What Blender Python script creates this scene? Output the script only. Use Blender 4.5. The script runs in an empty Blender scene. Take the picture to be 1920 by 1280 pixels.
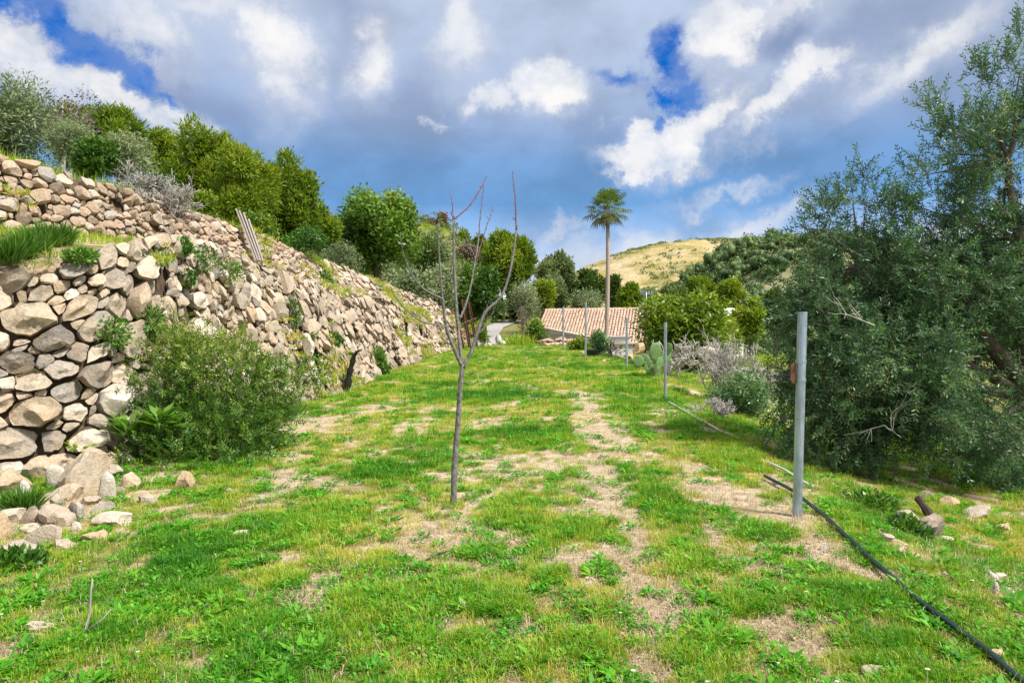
import bpy, math, random
import numpy as np
from mathutils import Vector, Matrix, kdtree

C = bpy.context.scene.collection
SC = bpy.context.scene
R = math.radians
rng = np.random.default_rng(7)
random.seed(7)

# ------------------------------------------------------------------ camera
PITCH = math.atan(28 / 1280)
CZ = 1.5
cam_d = bpy.data.cameras.new('camera'); cam = bpy.data.objects.new('camera', cam_d); C.objects.link(cam)
cam_d.sensor_width = 36; cam_d.lens = 24; cam_d.clip_start = .05; cam_d.clip_end = 6000
cam.location = (0, 0, CZ); cam.rotation_euler = (math.pi / 2 - PITCH, 0, 0)
SC.camera = cam
# ------------------------------------------------------------------ light
SC.view_settings.view_transform = 'Standard'; SC.view_settings.look = 'None'
SC.view_settings.gamma = 1; SC.view_settings.use_curve_mapping = False
EXPO = 1.3
SC.view_settings.exposure = EXPO
SUN = Vector((.52, -.30, .80)).normalized()
sun_d = bpy.data.lights.new('sun', 'SUN'); sun_d.energy = 3.0; sun_d.angle = R(8); sun_d.color = (1, .965, .90)
sun = bpy.data.objects.new('sun', sun_d); C.objects.link(sun)
sun.rotation_euler = SUN.to_track_quat('Z', 'Y').to_euler()
SKY_STRENGTH = .1

def lin(r, g, b):
    f = lambda c: (c / 255 / 12.92) if c / 255 < .04045 else ((c / 255 + .055) / 1.055) ** 2.4
    return (f(r), f(g), f(b))

def build_world():
    w = bpy.data.worlds.new('World'); SC.world = w; w.use_nodes = True
    nt = w.node_tree; N = nt.nodes; L = nt.links; N.clear()
    def nd(t, **k):
        n = N.new(t)
        for a, v in k.items(): setattr(n, a, v)
        return n
    def val(sock, v):
        if hasattr(v, 'is_output') or isinstance(v, bpy.types.NodeSocket): L.new(v, sock)
        else: sock.default_value = v
    def math_(op, a, b=None, c=None, clamp=False):
        n = nd('ShaderNodeMath', operation=op, use_clamp=clamp); val(n.inputs[0], a)
        if b is not None: val(n.inputs[1], b)
        if c is not None: val(n.inputs[2], c)
        return n.outputs[0]
    def vmath(op, a, b=None):
        n = nd('ShaderNodeVectorMath', operation=op); val(n.inputs[0], a)
        if b is not None: val(n.inputs[1], b)
        return n
    def scale(v, s):
        n = nd('ShaderNodeVectorMath', operation='SCALE'); val(n.inputs[0], v); n.inputs[3].default_value = s; return n.outputs[0]
    def noise(v, s, det=6, rough=.55, col=False):
        n = nd('ShaderNodeTexNoise'); val(n.inputs['Vector'], v); n.inputs['Scale'].default_value = s
        n.inputs['Detail'].default_value = det; n.inputs['Roughness'].default_value = rough
        return n.outputs['Color'] if col else n.outputs[0]
    def mix(f, a, b):
        n = nd('ShaderNodeMix', data_type='RGBA'); val(n.inputs[0], f); val(n.inputs[6], a); val(n.inputs[7], b); return n.outputs[2]
    def mrange(v, a, b, c=0., d=1.):
        n = nd('ShaderNodeMapRange', interpolation_type='SMOOTHSTEP'); val(n.inputs[0], v)
        n.inputs[1].default_value = a; n.inputs[2].default_value = b; n.inputs[3].default_value = c; n.inputs[4].default_value = d
        return n.outputs[0]
    tc = nd('ShaderNodeTexCoord')
    d = tc.outputs['Generated']
    sp = nd('ShaderNodeSeparateXYZ'); L.new(d, sp.inputs[0])
    az = math_('ARCTAN2', sp.outputs[0], sp.outputs[1]); el = math_('ARCSINE', sp.outputs[2])
    cb = nd('ShaderNodeCombineXYZ'); L.new(az, cb.inputs[0]); L.new(el, cb.inputs[1])
    base = cb.outputs[0]
    n1 = scale(vmath('SUBTRACT', noise(d, 5, 3, .5, True), (.5, .5, .5)).outputs[0], .17)
    n2 = scale(vmath('SUBTRACT', noise(d, 17, 8, .66, True), (.5, .5, .5)).outputs[0], .115)
    crd = vmath('ADD', vmath('ADD', base, n1).outputs[0], n2).outputs[0]
    crd_s = vmath('ADD', base, n1).outputs[0]
    def blobs(lst, coord):
        tot = None
        for (px, py, rx, ry, rot, amp, *soft) in lst:
            u = (px - 960) / 1280; v = (612 - py) / 1280
            a = math.atan(u); e = math.atan(v / math.sqrt(1 + u * u))
            mp = nd('ShaderNodeMapping', vector_type='TEXTURE'); L.new(coord, mp.inputs[0])
            mp.inputs['Location'].default_value = (a, e, 0); mp.inputs['Rotation'].default_value = (0, 0, R(rot))
            mp.inputs['Scale'].default_value = (rx / 1280, ry / 1280, 1)
            fl = vmath('MULTIPLY', mp.outputs[0], (1, 1, 0)).outputs[0]
            ln = vmath('LENGTH', fl).outputs['Value']
            s0 = soft[0] if soft else .35
            o = mrange(ln, 1.25, s0, 0, amp)
            tot = o if tot is None else math_('MAXIMUM', tot, o)
        return tot
    # clear blue openings between the clouds
    holes = blobs([(125, 45, 155, 52, -33, 1, .1), (222, 122, 62, 38, -40, 1, .1), (300, 185, 55, 17, -30, .9, 0), (20, 5, 70, 34, -40, .9, .1),
                   (1258, 110, 44, 92, -22, 1, .05), (1246, 185, 60, 40, -12, 1, .05), (1170, 150, 70, 34, 10, .7, 0), (830, 45, 20, 20, 0, .4),
                   (1222, 240, 26, 14, 0, .7)], crd)
    # white sunlit tops
    WL = [(510, 110, 80, 150, 12, 1, .1), (270, 50, 100, 90, 0, .75, .1), (680, 150, 60, 100, 10, .85, .1), (860, 110, 90, 80, 40, .75, .1),
                    (1030, 190, 92, 58, 14, 1, .3), (930, 205, 60, 38, 0, .7, .3), (1352, 78, 66, 84, 6, 1, .25), (1300, 232, 130, 50, 36, 1, .2),
                    (1200, 278, 110, 34, 4, .9, .3), (1460, 190, 170, 46, 24, .9, .15), (1700, 125, 200, 55, 25, .75, .1), (60, 130, 170, 70, -30, .85, .1),
                    (220, 200, 130, 42, -32, .9, .2), (320, 225, 60, 40, -20, .7, .2), (1480, 30, 200, 45, 15, .6, .1), (830, 238, 16, 16, 0, .5, .1),
                    (1350, 345, 120, 24, 2, .5, .1), (420, 20, 180, 60, 0, .6, .1)]
    whites = blobs(WL, crd)
    whites_up = blobs(WL, vmath('ADD', crd, (.012, .040, 0)).outputs[0])
    greys = blobs([(640, 60, 60, 130, 15, .5, .1), (800, 190, 70, 90, 0, .45, .1), (380, 190, 150, 50, -20, .6, .1), (1440, 90, 80, 50, 10, .9, .2),
                   (1620, 60, 220, 50, 20, .55, .1), (1780, 200, 200, 70, 25, .4, .1)], crd_s)
    low = blobs([(1250, 440, 260, 45, 4, .75, .1), (1020, 470, 110, 40, 0, .9, .1), (1400, 430, 130, 32, 6, .8, .1), (1060, 410, 80, 22, 10, .5, .1),
                 (1850, 470, 250, 60, 0, 1, .2), (2300, 450, 400, 60, 0, 1, .2), (300, 480, 600, 60, 0, .6, .2)], crd)
    rp = nd('ShaderNodeValToRGB'); L.new(mrange(el, 0, .5), rp.inputs[0])
    # map range is smoothstep: positions below are chosen on that curve
    def pos(py):
        t = min(1, max(0, math.atan((612 - py) / 1280) / .5)); return t * t * (3 - 2 * t)
    k = 1 / SKY_STRENGTH / 2 ** EXPO
    stops = [(612, (196, 212, 236)), (520, (186, 206, 234)), (440, (148, 184, 228)), (385, (110, 160, 215)), (310, (116, 158, 208)), (230, (150, 172, 208)), (140, (168, 184, 212)), (0, (180, 194, 218)), (-200, (200, 205, 220))]
    while len(rp.color_ramp.elements) < len(stops): rp.color_ramp.elements.new(.5)
    for e_, (py, c) in zip(rp.color_ramp.elements, stops):
        e_.position = pos(py); e_.color = (*lin(*c), 1)
    # soft shading of the cloud deck
    band = math_('ADD', mrange(noise(vmath('MULTIPLY', d, (1, 1, 1.7)).outputs[0], 7, 7, .55), .32, .68, .90, 1.2), 0.)
    sky_c = vmath('MULTIPLY', rp.outputs[0], nd('ShaderNodeCombineXYZ').outputs[0])
    cbn = nd('ShaderNodeCombineXYZ'); [L.new(band, cbn.inputs[i]) for i in range(3)]; L.new(cbn.outputs[0], sky_c.inputs[1])
    # broken white cloud above and behind, widened and brightened out of view to lift shadows
    gen = math_('MULTIPLY', mrange(noise(vmath('MULTIPLY', d, (1, 1, 1.6)).outputs[0], 3.2, 9, .58), .44, .60), mrange(el, .40, .58))
    behind = math_('MULTIPLY', mrange(noise(vmath('MULTIPLY', d, (1, 1, 1.6)).outputs[0], 4.2, 9, .58), .44, .60), mrange(sp.outputs[1], .45, .1))
    billow = mrange(noise(vmath('MULTIPLY', d, (1, 1, 1.3)).outputs[0], 13, 9, .6), .28, .60, .45, 1.)
    wf = math_('MULTIPLY', math_('MAXIMUM', math_('MAXIMUM', whites, low), math_('MAXIMUM', gen, behind)), billow, clamp=True)
    c1 = mix(greys, sky_c.outputs[0], (*lin(134, 152, 190), 1))
    lit = mrange(math_('SUBTRACT', whites, math_('MULTIPLY', whites_up, .45)), .10, .70)
    lit = math_('MAXIMUM', lit, math_('MAXIMUM', math_('MULTIPLY', low, .8), math_('MAXIMUM', gen, behind)))
    wcol = mix(lit,  (*lin(205, 212, 230), 1), (*lin(252, 251, 250), 1))
    wsc = nd('ShaderNodeVectorMath', operation='SCALE'); L.new(wcol, wsc.inputs[0]); L.new(math_('ADD', 1., math_('MULTIPLY', mrange(el, .5, 1.1), .35)), wsc.inputs[3])  # added fill light: cloud gets brighter towards the zenith, above the view
    c2 = mix(wf, c1, wsc.outputs[0])
    cl = vmath('SCALE', c2); cl.inputs[3].default_value = k
    sky = nd('ShaderNodeTexSky', sky_type='NISHITA'); sky.sun_disc = False
    sky.sun_elevation = math.asin(SUN.z); sky.sun_rotation = math.atan2(SUN.x, SUN.y); sky.altitude = 200; sky.air_density = 1.0; sky.dust_density = .2; sky.ozone_density = 3
    hs = nd('ShaderNodeHueSaturation'); hs.inputs['Saturation'].default_value = 1.9; hs.inputs['Value'].default_value = .55; L.new(sky.outputs[0], hs.inputs['Color'])
    hf = math_('MULTIPLY', mrange(holes, .08, .95), mrange(billow, 1.25, .55, .55, 1.), clamp=True)
    tint = vmath('MULTIPLY', hs.outputs[0], (.34, .76, 1.10)).outputs[0]
    fin = mix(hf, cl.outputs[0], tint)
    bg = nd('ShaderNodeBackground'); bg.inputs[1].default_value = SKY_STRENGTH; L.new(fin, bg.inputs[0])
    out = nd('ShaderNodeOutputWorld'); L.new(bg.outputs[0], out.inputs[0])
    w.cycles.sampling_method = 'MANUAL'; w.cycles.sample_map_resolution = 512
build_world()
SC.cycles.use_denoising = True
SC.cycles.max_bounces = 6; SC.cycles.diffuse_bounces = 3; SC.cycles.transmission_bounces = 4; SC.cycles.transparent_max_bounces = 4

# ------------------------------------------------------------------ helpers
def P(px, py, Y):
    x = (px - 960) / 1280; y = (640 - py) / 1280
    c, s = math.cos(PITCH), math.sin(PITCH)
    dy = c + y * s; dz = -s + y * c; k = Y / dy
    return np.array([x * k, Y, CZ + dz * k])
def mpp(Y): return Y / 1280.0          # metres per photograph pixel at depth Y

_tab = np.random.default_rng(3).random((64, 64, 64))
def vnoise(p):
    p = np.asarray(p, float); i = np.floor(p).astype(int); f = p - i; f = f * f * (3 - 2 * f)
    def g(a, b, c): return _tab[(i[..., 0] + a) % 64, (i[..., 1] + b) % 64, (i[..., 2] + c) % 64]
    x, y, z = f[..., 0], f[..., 1], f[..., 2]
    c00 = g(0,0,0)*(1-x)+g(1,0,0)*x; c10 = g(0,1,0)*(1-x)+g(1,1,0)*x
    c01 = g(0,0,1)*(1-x)+g(1,0,1)*x; c11 = g(0,1,1)*(1-x)+g(1,1,1)*x
    return (c00*(1-y)+c10*y)*(1-z)+(c01*(1-y)+c11*y)*z
def fbm(p, o=4, g=.5):
    p = np.asarray(p, float); t = 0; a = 1; n = 0
    for k in range(o): t = t + a * vnoise(p * 2 ** k + 17.3 * k); n += a; a *= g
    return t / n
def fbm2(x, y, o=4, g=.5, z=0.): return fbm(np.stack([x, y, np.full_like(x, z)], -1), o, g)
def sstep(a, b, x):
    t = np.clip((x - a) / (b - a), 0, 1); return t * t * (3 - 2 * t)

class MB:
    def __init__(s): s.v = []; s.f = {}; s.t = []; s.n = 0
    def add(s, V, F, tone=.5):
        V = np.asarray(V, float).reshape(-1, 3)
        for a in (F if isinstance(F, list) and len(F) and isinstance(F[0], np.ndarray) else [np.asarray(F)]):
            a = np.asarray(a, np.int64)
            if a.size: s.f.setdefault(a.shape[1], []).append(a + s.n)
        s.v.append(V); s.t.append(np.broadcast_to(np.asarray(tone, float), (len(V),))); s.n += len(V); return s
    def tube(s, pts, rad, n=6, tone=.5, cap=True):
        pts = np.asarray(pts, float); m = len(pts); rad = np.broadcast_to(np.asarray(rad, float), (m,))
        tg = np.gradient(pts, axis=0); tg /= np.linalg.norm(tg, axis=1)[:, None] + 1e-9
        ref = np.array([0, 0, 1.]) if abs(tg[0, 2]) < .9 else np.array([1., 0, 0])
        u = np.cross(tg, ref); u /= np.linalg.norm(u, axis=1)[:, None] + 1e-9; w = np.cross(tg, u)
        a = np.arange(n) * 2 * math.pi / n
        V = pts[:, None] + rad[:, None, None] * (np.cos(a)[None, :, None] * u[:, None] + np.sin(a)[None, :, None] * w[:, None])
        i = np.arange(m - 1)[:, None] * n; j = np.arange(n)[None]; j2 = (j + 1) % n
        Q = np.stack([i + j, i + j2, i + n + j2, i + n + j], -1).reshape(-1, 4)
        s.add(V, Q, tone)
        if cap:
            s.f.setdefault(n, []).append(np.array([np.arange(n)[::-1], (m - 1) * n + np.arange(n)]) + s.n - m * n)
        return s
    def box(s, c, size, rz=0, tone=.5, M=None):
        h = np.asarray(size, float) / 2
        V = np.array([[x, y, z] for x in (-1, 1) for y in (-1, 1) for z in (-1, 1)], float) * h
        cz, sz = math.cos(rz), math.sin(rz); V = V @ np.array([[cz, sz, 0], [-sz, cz, 0], [0, 0, 1]])
        if M is not None: V = V @ np.asarray(M).T
        F = np.array([[0, 1, 3, 2], [4, 6, 7, 5], [0, 4, 5, 1], [2, 3, 7, 6], [0, 2, 6, 4], [1, 5, 7, 3]])
        return s.add(V + np.asarray(c, float), F, tone)
    def leaves(s, pos, d, nrm, ln, wd, tone=.5, fold=.15):
        pos = np.asarray(pos, float); n = len(pos)
        d = d / (np.linalg.norm(d, axis=1)[:, None] + 1e-9)
        side = np.cross(d, nrm); side /= np.linalg.norm(side, axis=1)[:, None] + 1e-9
        up = np.cross(side, d)
        ln = np.broadcast_to(ln, (n,))[:, None]; wd = np.broadcast_to(wd, (n,))[:, None]
        mid = pos + d * ln * .5
        V = np.stack([pos, mid + side * wd / 2 + up * wd * fold, pos + d * ln - up * ln * .08, mid - side * wd / 2 + up * wd * fold], 1).reshape(-1, 3)
        F = np.arange(4 * n).reshape(n, 4)
        return s.add(V, F, np.repeat(np.broadcast_to(tone, (n,)), 4))
    def mesh(s, name, mat, smooth=True, angle=None):
        me = bpy.data.meshes.new(name)
        V = np.concatenate(s.v) if s.v else np.zeros((0, 3))
        me.vertices.add(len(V)); me.vertices.foreach_set('co', V.astype(np.float32).ravel())
        idx = []; start = []; o = 0
        for k, lst in s.f.items():
            a = np.concatenate(lst); idx.append(a.ravel()); start.append(o + np.arange(len(a)) * k); o += a.size
        if idx:
            idx = np.concatenate(idx).astype(np.int32); start = np.concatenate(start).astype(np.int32)
            me.loops.add(len(idx)); me.loops.foreach_set('vertex_index', idx)
            me.polygons.add(len(start)); me.polygons.foreach_set('loop_start', start)
            me.polygons.foreach_set('use_smooth', np.full(len(start), smooth))
        at = me.attributes.new('tone', 'FLOAT', 'POINT')
        if s.t: at.data.foreach_set('value', np.concatenate(s.t).astype(np.float32))
        me.update(calc_edges=True)
        if angle: me.set_sharp_from_angle(angle=R(angle))
        for m in (mat if isinstance(mat, (list, tuple)) else [mat]): me.materials.append(m)
        return me
    def build(s, name, mat, parent=None, smooth=True, angle=None, kind=None):
        return link(name, s.mesh(name, mat, smooth, angle), parent, kind)
def link(name, me, parent=None, kind=None):
    o = bpy.data.objects.new(name, me); C.objects.link(o)
    if parent: o.parent = parent
    if kind: o['kind'] = kind
    return o
def tag(o, label, cat, group=None):
    o['label'] = label; o['category'] = cat
    if group: o['group'] = group
    o['kind'] = 'thing'
    return o
def thing(name, label, cat, loc=(0, 0, 0), group=None):
    o = bpy.data.objects.new(name, None); C.objects.link(o); o.location = loc; o.empty_display_size = .2
    return tag(o, label, cat, group)
def part(mb, name, mat, root, smooth=True, angle=None, kind=None):
    """mb is in world coordinates; shift it to the root's own origin"""
    off = np.array(root_world(root)); mb.v = [v - off for v in mb.v]
    return mb.build(name, mat, root, smooth, angle, kind)
def root_world(o):
    l = Vector(o.location)
    while o.parent: o = o.parent; l = l + Vector(o.location)
    return l

# ------------------------------------------------------------------ materials
def new_mat(name):
    m = bpy.data.materials.new(name); m.use_nodes = True; nt = m.node_tree
    return m, nt, nt.nodes, nt.links, nt.nodes['Principled BSDF']
def ramp(N, L, src, stops):
    r = N.new('ShaderNodeValToRGB'); L.new(src, r.inputs[0])
    while len(r.color_ramp.elements) < len(stops): r.color_ramp.elements.new(.5)
    for e, (p, c) in zip(r.color_ramp.elements, stops): e.position = p; e.color = (*c, 1)
    return r.outputs[0]
def tex(N, L, s, det=5, rough=.6, vec=None, out=0):
    t = N.new('ShaderNodeTexNoise'); t.inputs['Scale'].default_value = s; t.inputs['Detail'].default_value = det; t.inputs['Roughness'].default_value = rough
    if vec is None:
        g = N.new('ShaderNodeNewGeometry'); vec = g.outputs['Position']
    L.new(vec, t.inputs['Vector']); return t.outputs[out]
def mixc(N, L, f, a, b, mode='MIX'):
    m = N.new('ShaderNodeMix'); m.data_type = 'RGBA'; m.blend_type = mode
    for s, v in ((m.inputs[0], f), (m.inputs[6], a), (m.inputs[7], b)):
        if isinstance(v, bpy.types.NodeSocket): L.new(v, s)
        else: s.default_value = v if isinstance(v, (int, float)) else (*v, 1)
    return m.outputs[2]
def attr(N, name, typ='GEOMETRY'):
    a = N.new('ShaderNodeAttribute'); a.attribute_name = name; a.attribute_type = typ; return a.outputs['Fac']
def bump(N, L, b, h, st, dist=.02):
    n = N.new('ShaderNodeBump'); n.inputs['Strength'].default_value = st; n.inputs['Distance'].default_value = dist
    L.new(h, n.inputs['Height']); L.new(n.outputs[0], b.inputs['Normal'])

def leaf_mat(name, stops, trans=.3, rough=.5, spec=.3, instancer=False, vary=0.):
    m, nt, N, L, b = new_mat(name)
    a = attr(N, 'tone')
    if instancer:
        i = attr(N, 'itone', 'INSTANCER'); ad = N.new('ShaderNodeMath'); ad.operation = 'ADD'; L.new(a, ad.inputs[0]); L.new(i, ad.inputs[1]); a = ad.outputs[0]
    c = ramp(N, L, a, stops)
    L.new(c, b.inputs['Base Color']); b.inputs['Roughness'].default_value = rough; b.inputs['Specular IOR Level'].default_value = spec
    t = N.new('ShaderNodeBsdfTranslucent'); mx = N.new('ShaderNodeMixShader'); mx.inputs[0].default_value = trans
    tc = mixc(N, L, 1., c, (1.15, 1.25, .6), 'MULTIPLY'); L.new(tc, t.inputs[0])
    L.new(b.outputs[0], mx.inputs[1]); L.new(t.outputs[0], mx.inputs[2]); L.new(mx.outputs[0], N['Material Output'].inputs[0])
    return m
def plain(name, c, rough=.7, metal=0., var=.15, scale=8., bmp=.2, c2=None, tone=False, stretch=None):
    m, nt, N, L, b = new_mat(name)
    vec = None
    if stretch:
        g = N.new('ShaderNodeNewGeometry'); mp = N.new('ShaderNodeMapping'); L.new(g.outputs['Position'], mp.inputs[0]); mp.inputs['Scale'].default_value = stretch; vec = mp.outputs[0]
    n = tex(N, L, scale, 6, .65, vec)
    c2 = c2 or tuple(x * (1 - 2 * var) for x in c)
    col = ramp(N, L, n, [(.3, c2), (.7, c)])
    if tone: col = mixc(N, L, 1., col, ramp(N, L, attr(N, 'tone'), [(0, (.78, .75, .72)), (1, (1.14, 1.12, 1.08))]), 'MULTIPLY')
    L.new(col, b.inputs['Base Color']); b.inputs['Roughness'].default_value = rough; b.inputs['Metallic'].default_value = metal
    if bmp: bump(N, L, b, n, bmp)
    return m
def stone_mat(name, cols, scale=1.):
    m, nt, N, L, b = new_mat(name)
    base = ramp(N, L, attr(N, 'tone'), cols)
    big = tex(N, L, 4.5 * scale, 5, .6); fine = tex(N, L, 26 * scale, 8, .7); vein = tex(N, L, 9 * scale, 6, .75)
    c = mixc(N, L, ramp(N, L, big, [(.35, (0, 0, 0)), (.62, (.75, .75, .75))]), base, mixc(N, L, .55, base, (.46, .31, .17)), 'MIX')
    c = mixc(N, L, .8, c, ramp(N, L, fine, [(.28, (.45, .43, .42)), (.5, (.95, .94, .92)), (.75, (1.3, 1.28, 1.24))]), 'MULTIPLY')
    c = mixc(N, L, ramp(N, L, vein, [(.58, (0, 0, 0)), (.68, (.6, .6, .6))]), c, (.50, .48, .44))
    c = mixc(N, L, ramp(N, L, tex(N, L, 13 * scale, 6, .7), [(.60, (0, 0, 0)), (.70, (.55, .55, .55))]), c, (.16, .14, .12))
    L.new(c, b.inputs['Base Color']); b.inputs['Roughness'].default_value = .92; b.inputs['Specular IOR Level'].default_value = .15
    ad = N.new('ShaderNodeMath'); ad.operation = 'ADD'; L.new(fine, ad.inputs[0]); L.new(vein, ad.inputs[1])
    bump(N, L, b, ad.outputs[0], .7, .03)
    return m
M = {}
tan_stops = [(0, (.19, .18, .17)), (.22, (.34, .31, .27)), (.5, (.46, .40, .315)), (.72, (.47, .365, .255)), (.86, (.54, .465, .37)), (1, (.66, .61, .53))]
pink_stops = [(0, (.19, .155, .13)), (.3, (.37, .29, .225)), (.6, (.45, .335, .25)), (.85, (.53, .46, .385)), (1, (.34, .33, .31))]
M['stone'] = stone_mat('limestone', tan_stops)
M['stone_up'] = stone_mat('pink_limestone', pink_stops, 1.3)
M['rubble'] = stone_mat('rubble_stone', [(0, (.18, .155, .135)), (.3, (.35, .30, .25)), (.6, (.44, .37, .29)), (.8, (.46, .355, .28)), (1, (.62, .56, .48))], 1.2)
M['pale_stone'] = stone_mat('pale_stone', [(0, (.40, .36, .31)), (.5, (.52, .46, .38)), (.8, (.58, .42, .25)), (1, (.66, .62, .55))], 2.)
M['earth'] = plain('earth', (.15, .10, .06), .95, var=.3, scale=10, bmp=.6)
M['bark'] = plain('bark', (.16, .12, .09), .9, var=.3, scale=25, bmp=.8)
M['grey_bark'] = plain('grey_bark', (.27, .26, .24), .9, var=.25, scale=38, bmp=.9, c2=(.085, .07, .06), stretch=(1, 1, .6))
M['red_twig'] = plain('red_twig', (.22, .10, .10), .7, var=.3, scale=30, bmp=.3)
M['dead'] = plain('dead_wood', (.50, .465, .42), .9, var=.2, scale=14, bmp=.3)
M['wood'] = plain('weathered_wood', (.46, .40, .36), .85, var=.25, scale=5, bmp=.4, stretch=(14, 14, 1.5))
M['darkwood'] = plain('dark_wood', (.045, .022, .016), .8, var=.3, scale=20, bmp=.5)
M['rust'] = plain('rust', (.20, .085, .05), .85, var=.35, scale=18, bmp=.3)
M['redscrap'] = plain('red_paint', (.45, .06, .035), .6, var=.2, scale=12, bmp=.1)
M['galv'] = plain('galvanised_steel', (.54, .64, .76), .38, metal=.8, var=.24, scale=22, bmp=.12, stretch=(1, 1, .12))
def _wear(m):
    nt = m.node_tree; N = nt.nodes; L = nt.links; b = N['Principled BSDF']; old = b.inputs['Base Color'].links[0].from_socket
    f = ramp(N, L, tex(N, L, 32, 8, .75), [(.60, (0, 0, 0)), (.70, (.8, .8, .8))]); L.new(mixc(N, L, f, old, (.20, .12, .075)), b.inputs['Base Color'])
    L.new(ramp(N, L, tex(N, L, 11, 6, .7), [(.35, (.28, .28, .28)), (.65, (.62, .62, .62))]), b.inputs['Roughness'])
_wear(M['galv'])
M['hose'] = plain('black_hose', (.012, .030, .032), .38, var=.2, scale=10, bmp=.05)
M['white_pipe'] = plain('white_pipe', (.62, .60, .55), .5, var=.15, scale=8, bmp=.1)
M['plaster'] = plain('plaster', (.60, .52, .43), .9, var=.18, scale=3, bmp=.3)
M['white'] = plain('white_paint', (.72, .70, .66), .7, var=.12, scale=3, bmp=.15)
M['tile'] = plain('roof_tile', (.60, .43, .32), .85, var=.18, scale=5, bmp=.3, tone=True)
M['concrete'] = plain('concrete', (.36, .34, .32), .9, var=.15, scale=2, bmp=.3)
M['black'] = plain('black_plastic', (.015, .015, .018), .5, var=.1, scale=5, bmp=0)
M['zinc'] = plain('zinc_sheet', (.55, .58, .62), .45, metal=.5, var=.1, scale=3, bmp=.05)
M['glass'] = plain('window_glass', (.02, .025, .03), .12, var=.05, scale=2, bmp=0)
# foliage
M['pine'] = leaf_mat('pine_needles', [(0, (.045, .095, .010)), (.45, (.155, .235, .018)), (.8, (.27, .34, .032)), (1, (.36, .39, .06))], .42)
M['pine_dark'] = leaf_mat('dark_pine_needles', [(0, (.028, .062, .014)), (.5, (.085, .145, .026)), (1, (.18, .235, .05))], .3)
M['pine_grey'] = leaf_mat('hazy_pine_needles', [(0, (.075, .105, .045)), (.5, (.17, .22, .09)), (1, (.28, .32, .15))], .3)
M['carob'] = leaf_mat('carob_leaf', [(0, (.03, .08, .014)), (.5, (.10, .20, .024)), (.85, (.20, .31, .04)), (1, (.32, .39, .08))], .36, .45, .3)
M['olive'] = leaf_mat('olive_leaf', [(0, (.022, .082, .034)), (.5, (.076, .180, .072)), (.8, (.18, .29, .12)), (1, (.40, .46, .25))], .32, .42, .4)
M['grey_olive'] = leaf_mat('grey_olive_leaf', [(0, (.085, .12, .06)), (.5, (.20, .25, .125)), (1, (.34, .38, .22))], .3)
M['purple'] = leaf_mat('dry_purple_leaf', [(0, (.09, .065, .07)), (1, (.25, .20, .21))], .2)
M['lentisk'] = leaf_mat('lentisk_leaf', [(0, (.018, .062, .012)), (.45, (.072, .16, .020)), (.8, (.20, .28, .04)), (1, (.38, .40, .10))], .28, .4, .4)
M['fig'] = leaf_mat('yellow_green_leaf', [(0, (.035, .10, .010)), (.5, (.15, .24, .016)), (1, (.36, .40, .035))], .3, .45, .3)
M['weed'] = leaf_mat('weed_leaf', [(0, (.03, .09, .012)), (.5, (.07, .18, .02)), (1, (.17, .30, .04))], .3, .4, .4)
M['cactus'] = plain('cactus_skin', (.17, .30, .09), .6, var=.32, scale=16, bmp=.2)
M['palm'] = leaf_mat('palm_frond', [(0, (.20, .17, .05)), (.22, (.09, .14, .022)), (.75, (.13, .20, .03)), (1, (.25, .30, .06))], .2, .4, .4)
M['palm_dead'] = leaf_mat('dead_frond', [(0, (.16, .10, .05)), (1, (.30, .20, .10))], .15)
M['palm_trunk'] = plain('palm_trunk', (.46, .37, .31), .9, var=.22, scale=6, bmp=.5, stretch=(1, 1, 3))
M['brownpine'] = leaf_mat('dry_pine_needles', [(0, (.14, .10, .075)), (1, (.27, .21, .16))], .1)
G_ST = [(0, (.034, .165, .008)), (.28, (.10, .285, .012)), (.5, (.235, .385, .020)), (.75, (.40, .46, .040)), (1, (.58, .49, .15))]
M['grass'] = leaf_mat('grass_blade', G_ST, .35, .5, .3, True)
M['clover'] = leaf_mat('clover_leaf', [(0, (.026, .16, .008)), (.5, (.080, .31, .013)), (1, (.22, .46, .035))], .35, .5, .2, True)
M['straw'] = leaf_mat('dry_straw', [(0, (.17, .12, .07)), (.6, (.36, .28, .165)), (1, (.52, .43, .28))], .2, .6, .2, True)
M['petal'] = leaf_mat('daisy_petal', [(0, (.55, .50, .10)), (.5, (.8, .8, .78)), (1, (.85, .85, .82))], .2)

# ------------------------------------------------------------------ terrain
FOOT = np.array([(-8,5.9,0),(-5,6.67,0),(-4.15,7.5,0),(-4.2,10,0),(-4.05,13,0),(-3.75,15.5,.03),(-3.8,20,.1),(-3.6,26,.2),(-3.25,32,.27),(-2.9,38,.33),(-2.7,41,.35)], float)
LT = np.array([(-8.2,6.2,2.0),(-5.15,6.95,2.05),(-4.5,8,2.48),(-4.65,10,2.8),(-4.7,13,2.62),(-4.6,15.8,2.4),(-4.5,20,2.2),(-4.2,26,2.1),(-3.8,32,2.0),(-3.3,38,1.6),(-2.9,41,1.0)], float)
UF = np.array([(-9.5,8,2.9),(-8.2,9.2,2.95),(-7.3,10.3,2.95),(-6.8,12.5,3.0),(-6.4,15.5,3.05),(-6.2,18.5,3.05),(-6.1,22.5,3.0),(-5.6,28,2.9),(-4.9,34,2.6),(-3.8,39,2.0),(-3.1,41.5,1.3)], float)
UT = np.array([(-9.8,8.2,4.15),(-8.45,9.45,4.1),(-7.6,10.5,4.05),(-7.1,12.6,4.0),(-6.8,15.5,3.95),(-6.6,18.5,3.9),(-6.6,22.5,3.75),(-6.1,28,3.6),(-5.3,34,3.2),(-4.1,39.5,2.5),(-3.3,42,1.5)], float)

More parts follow.
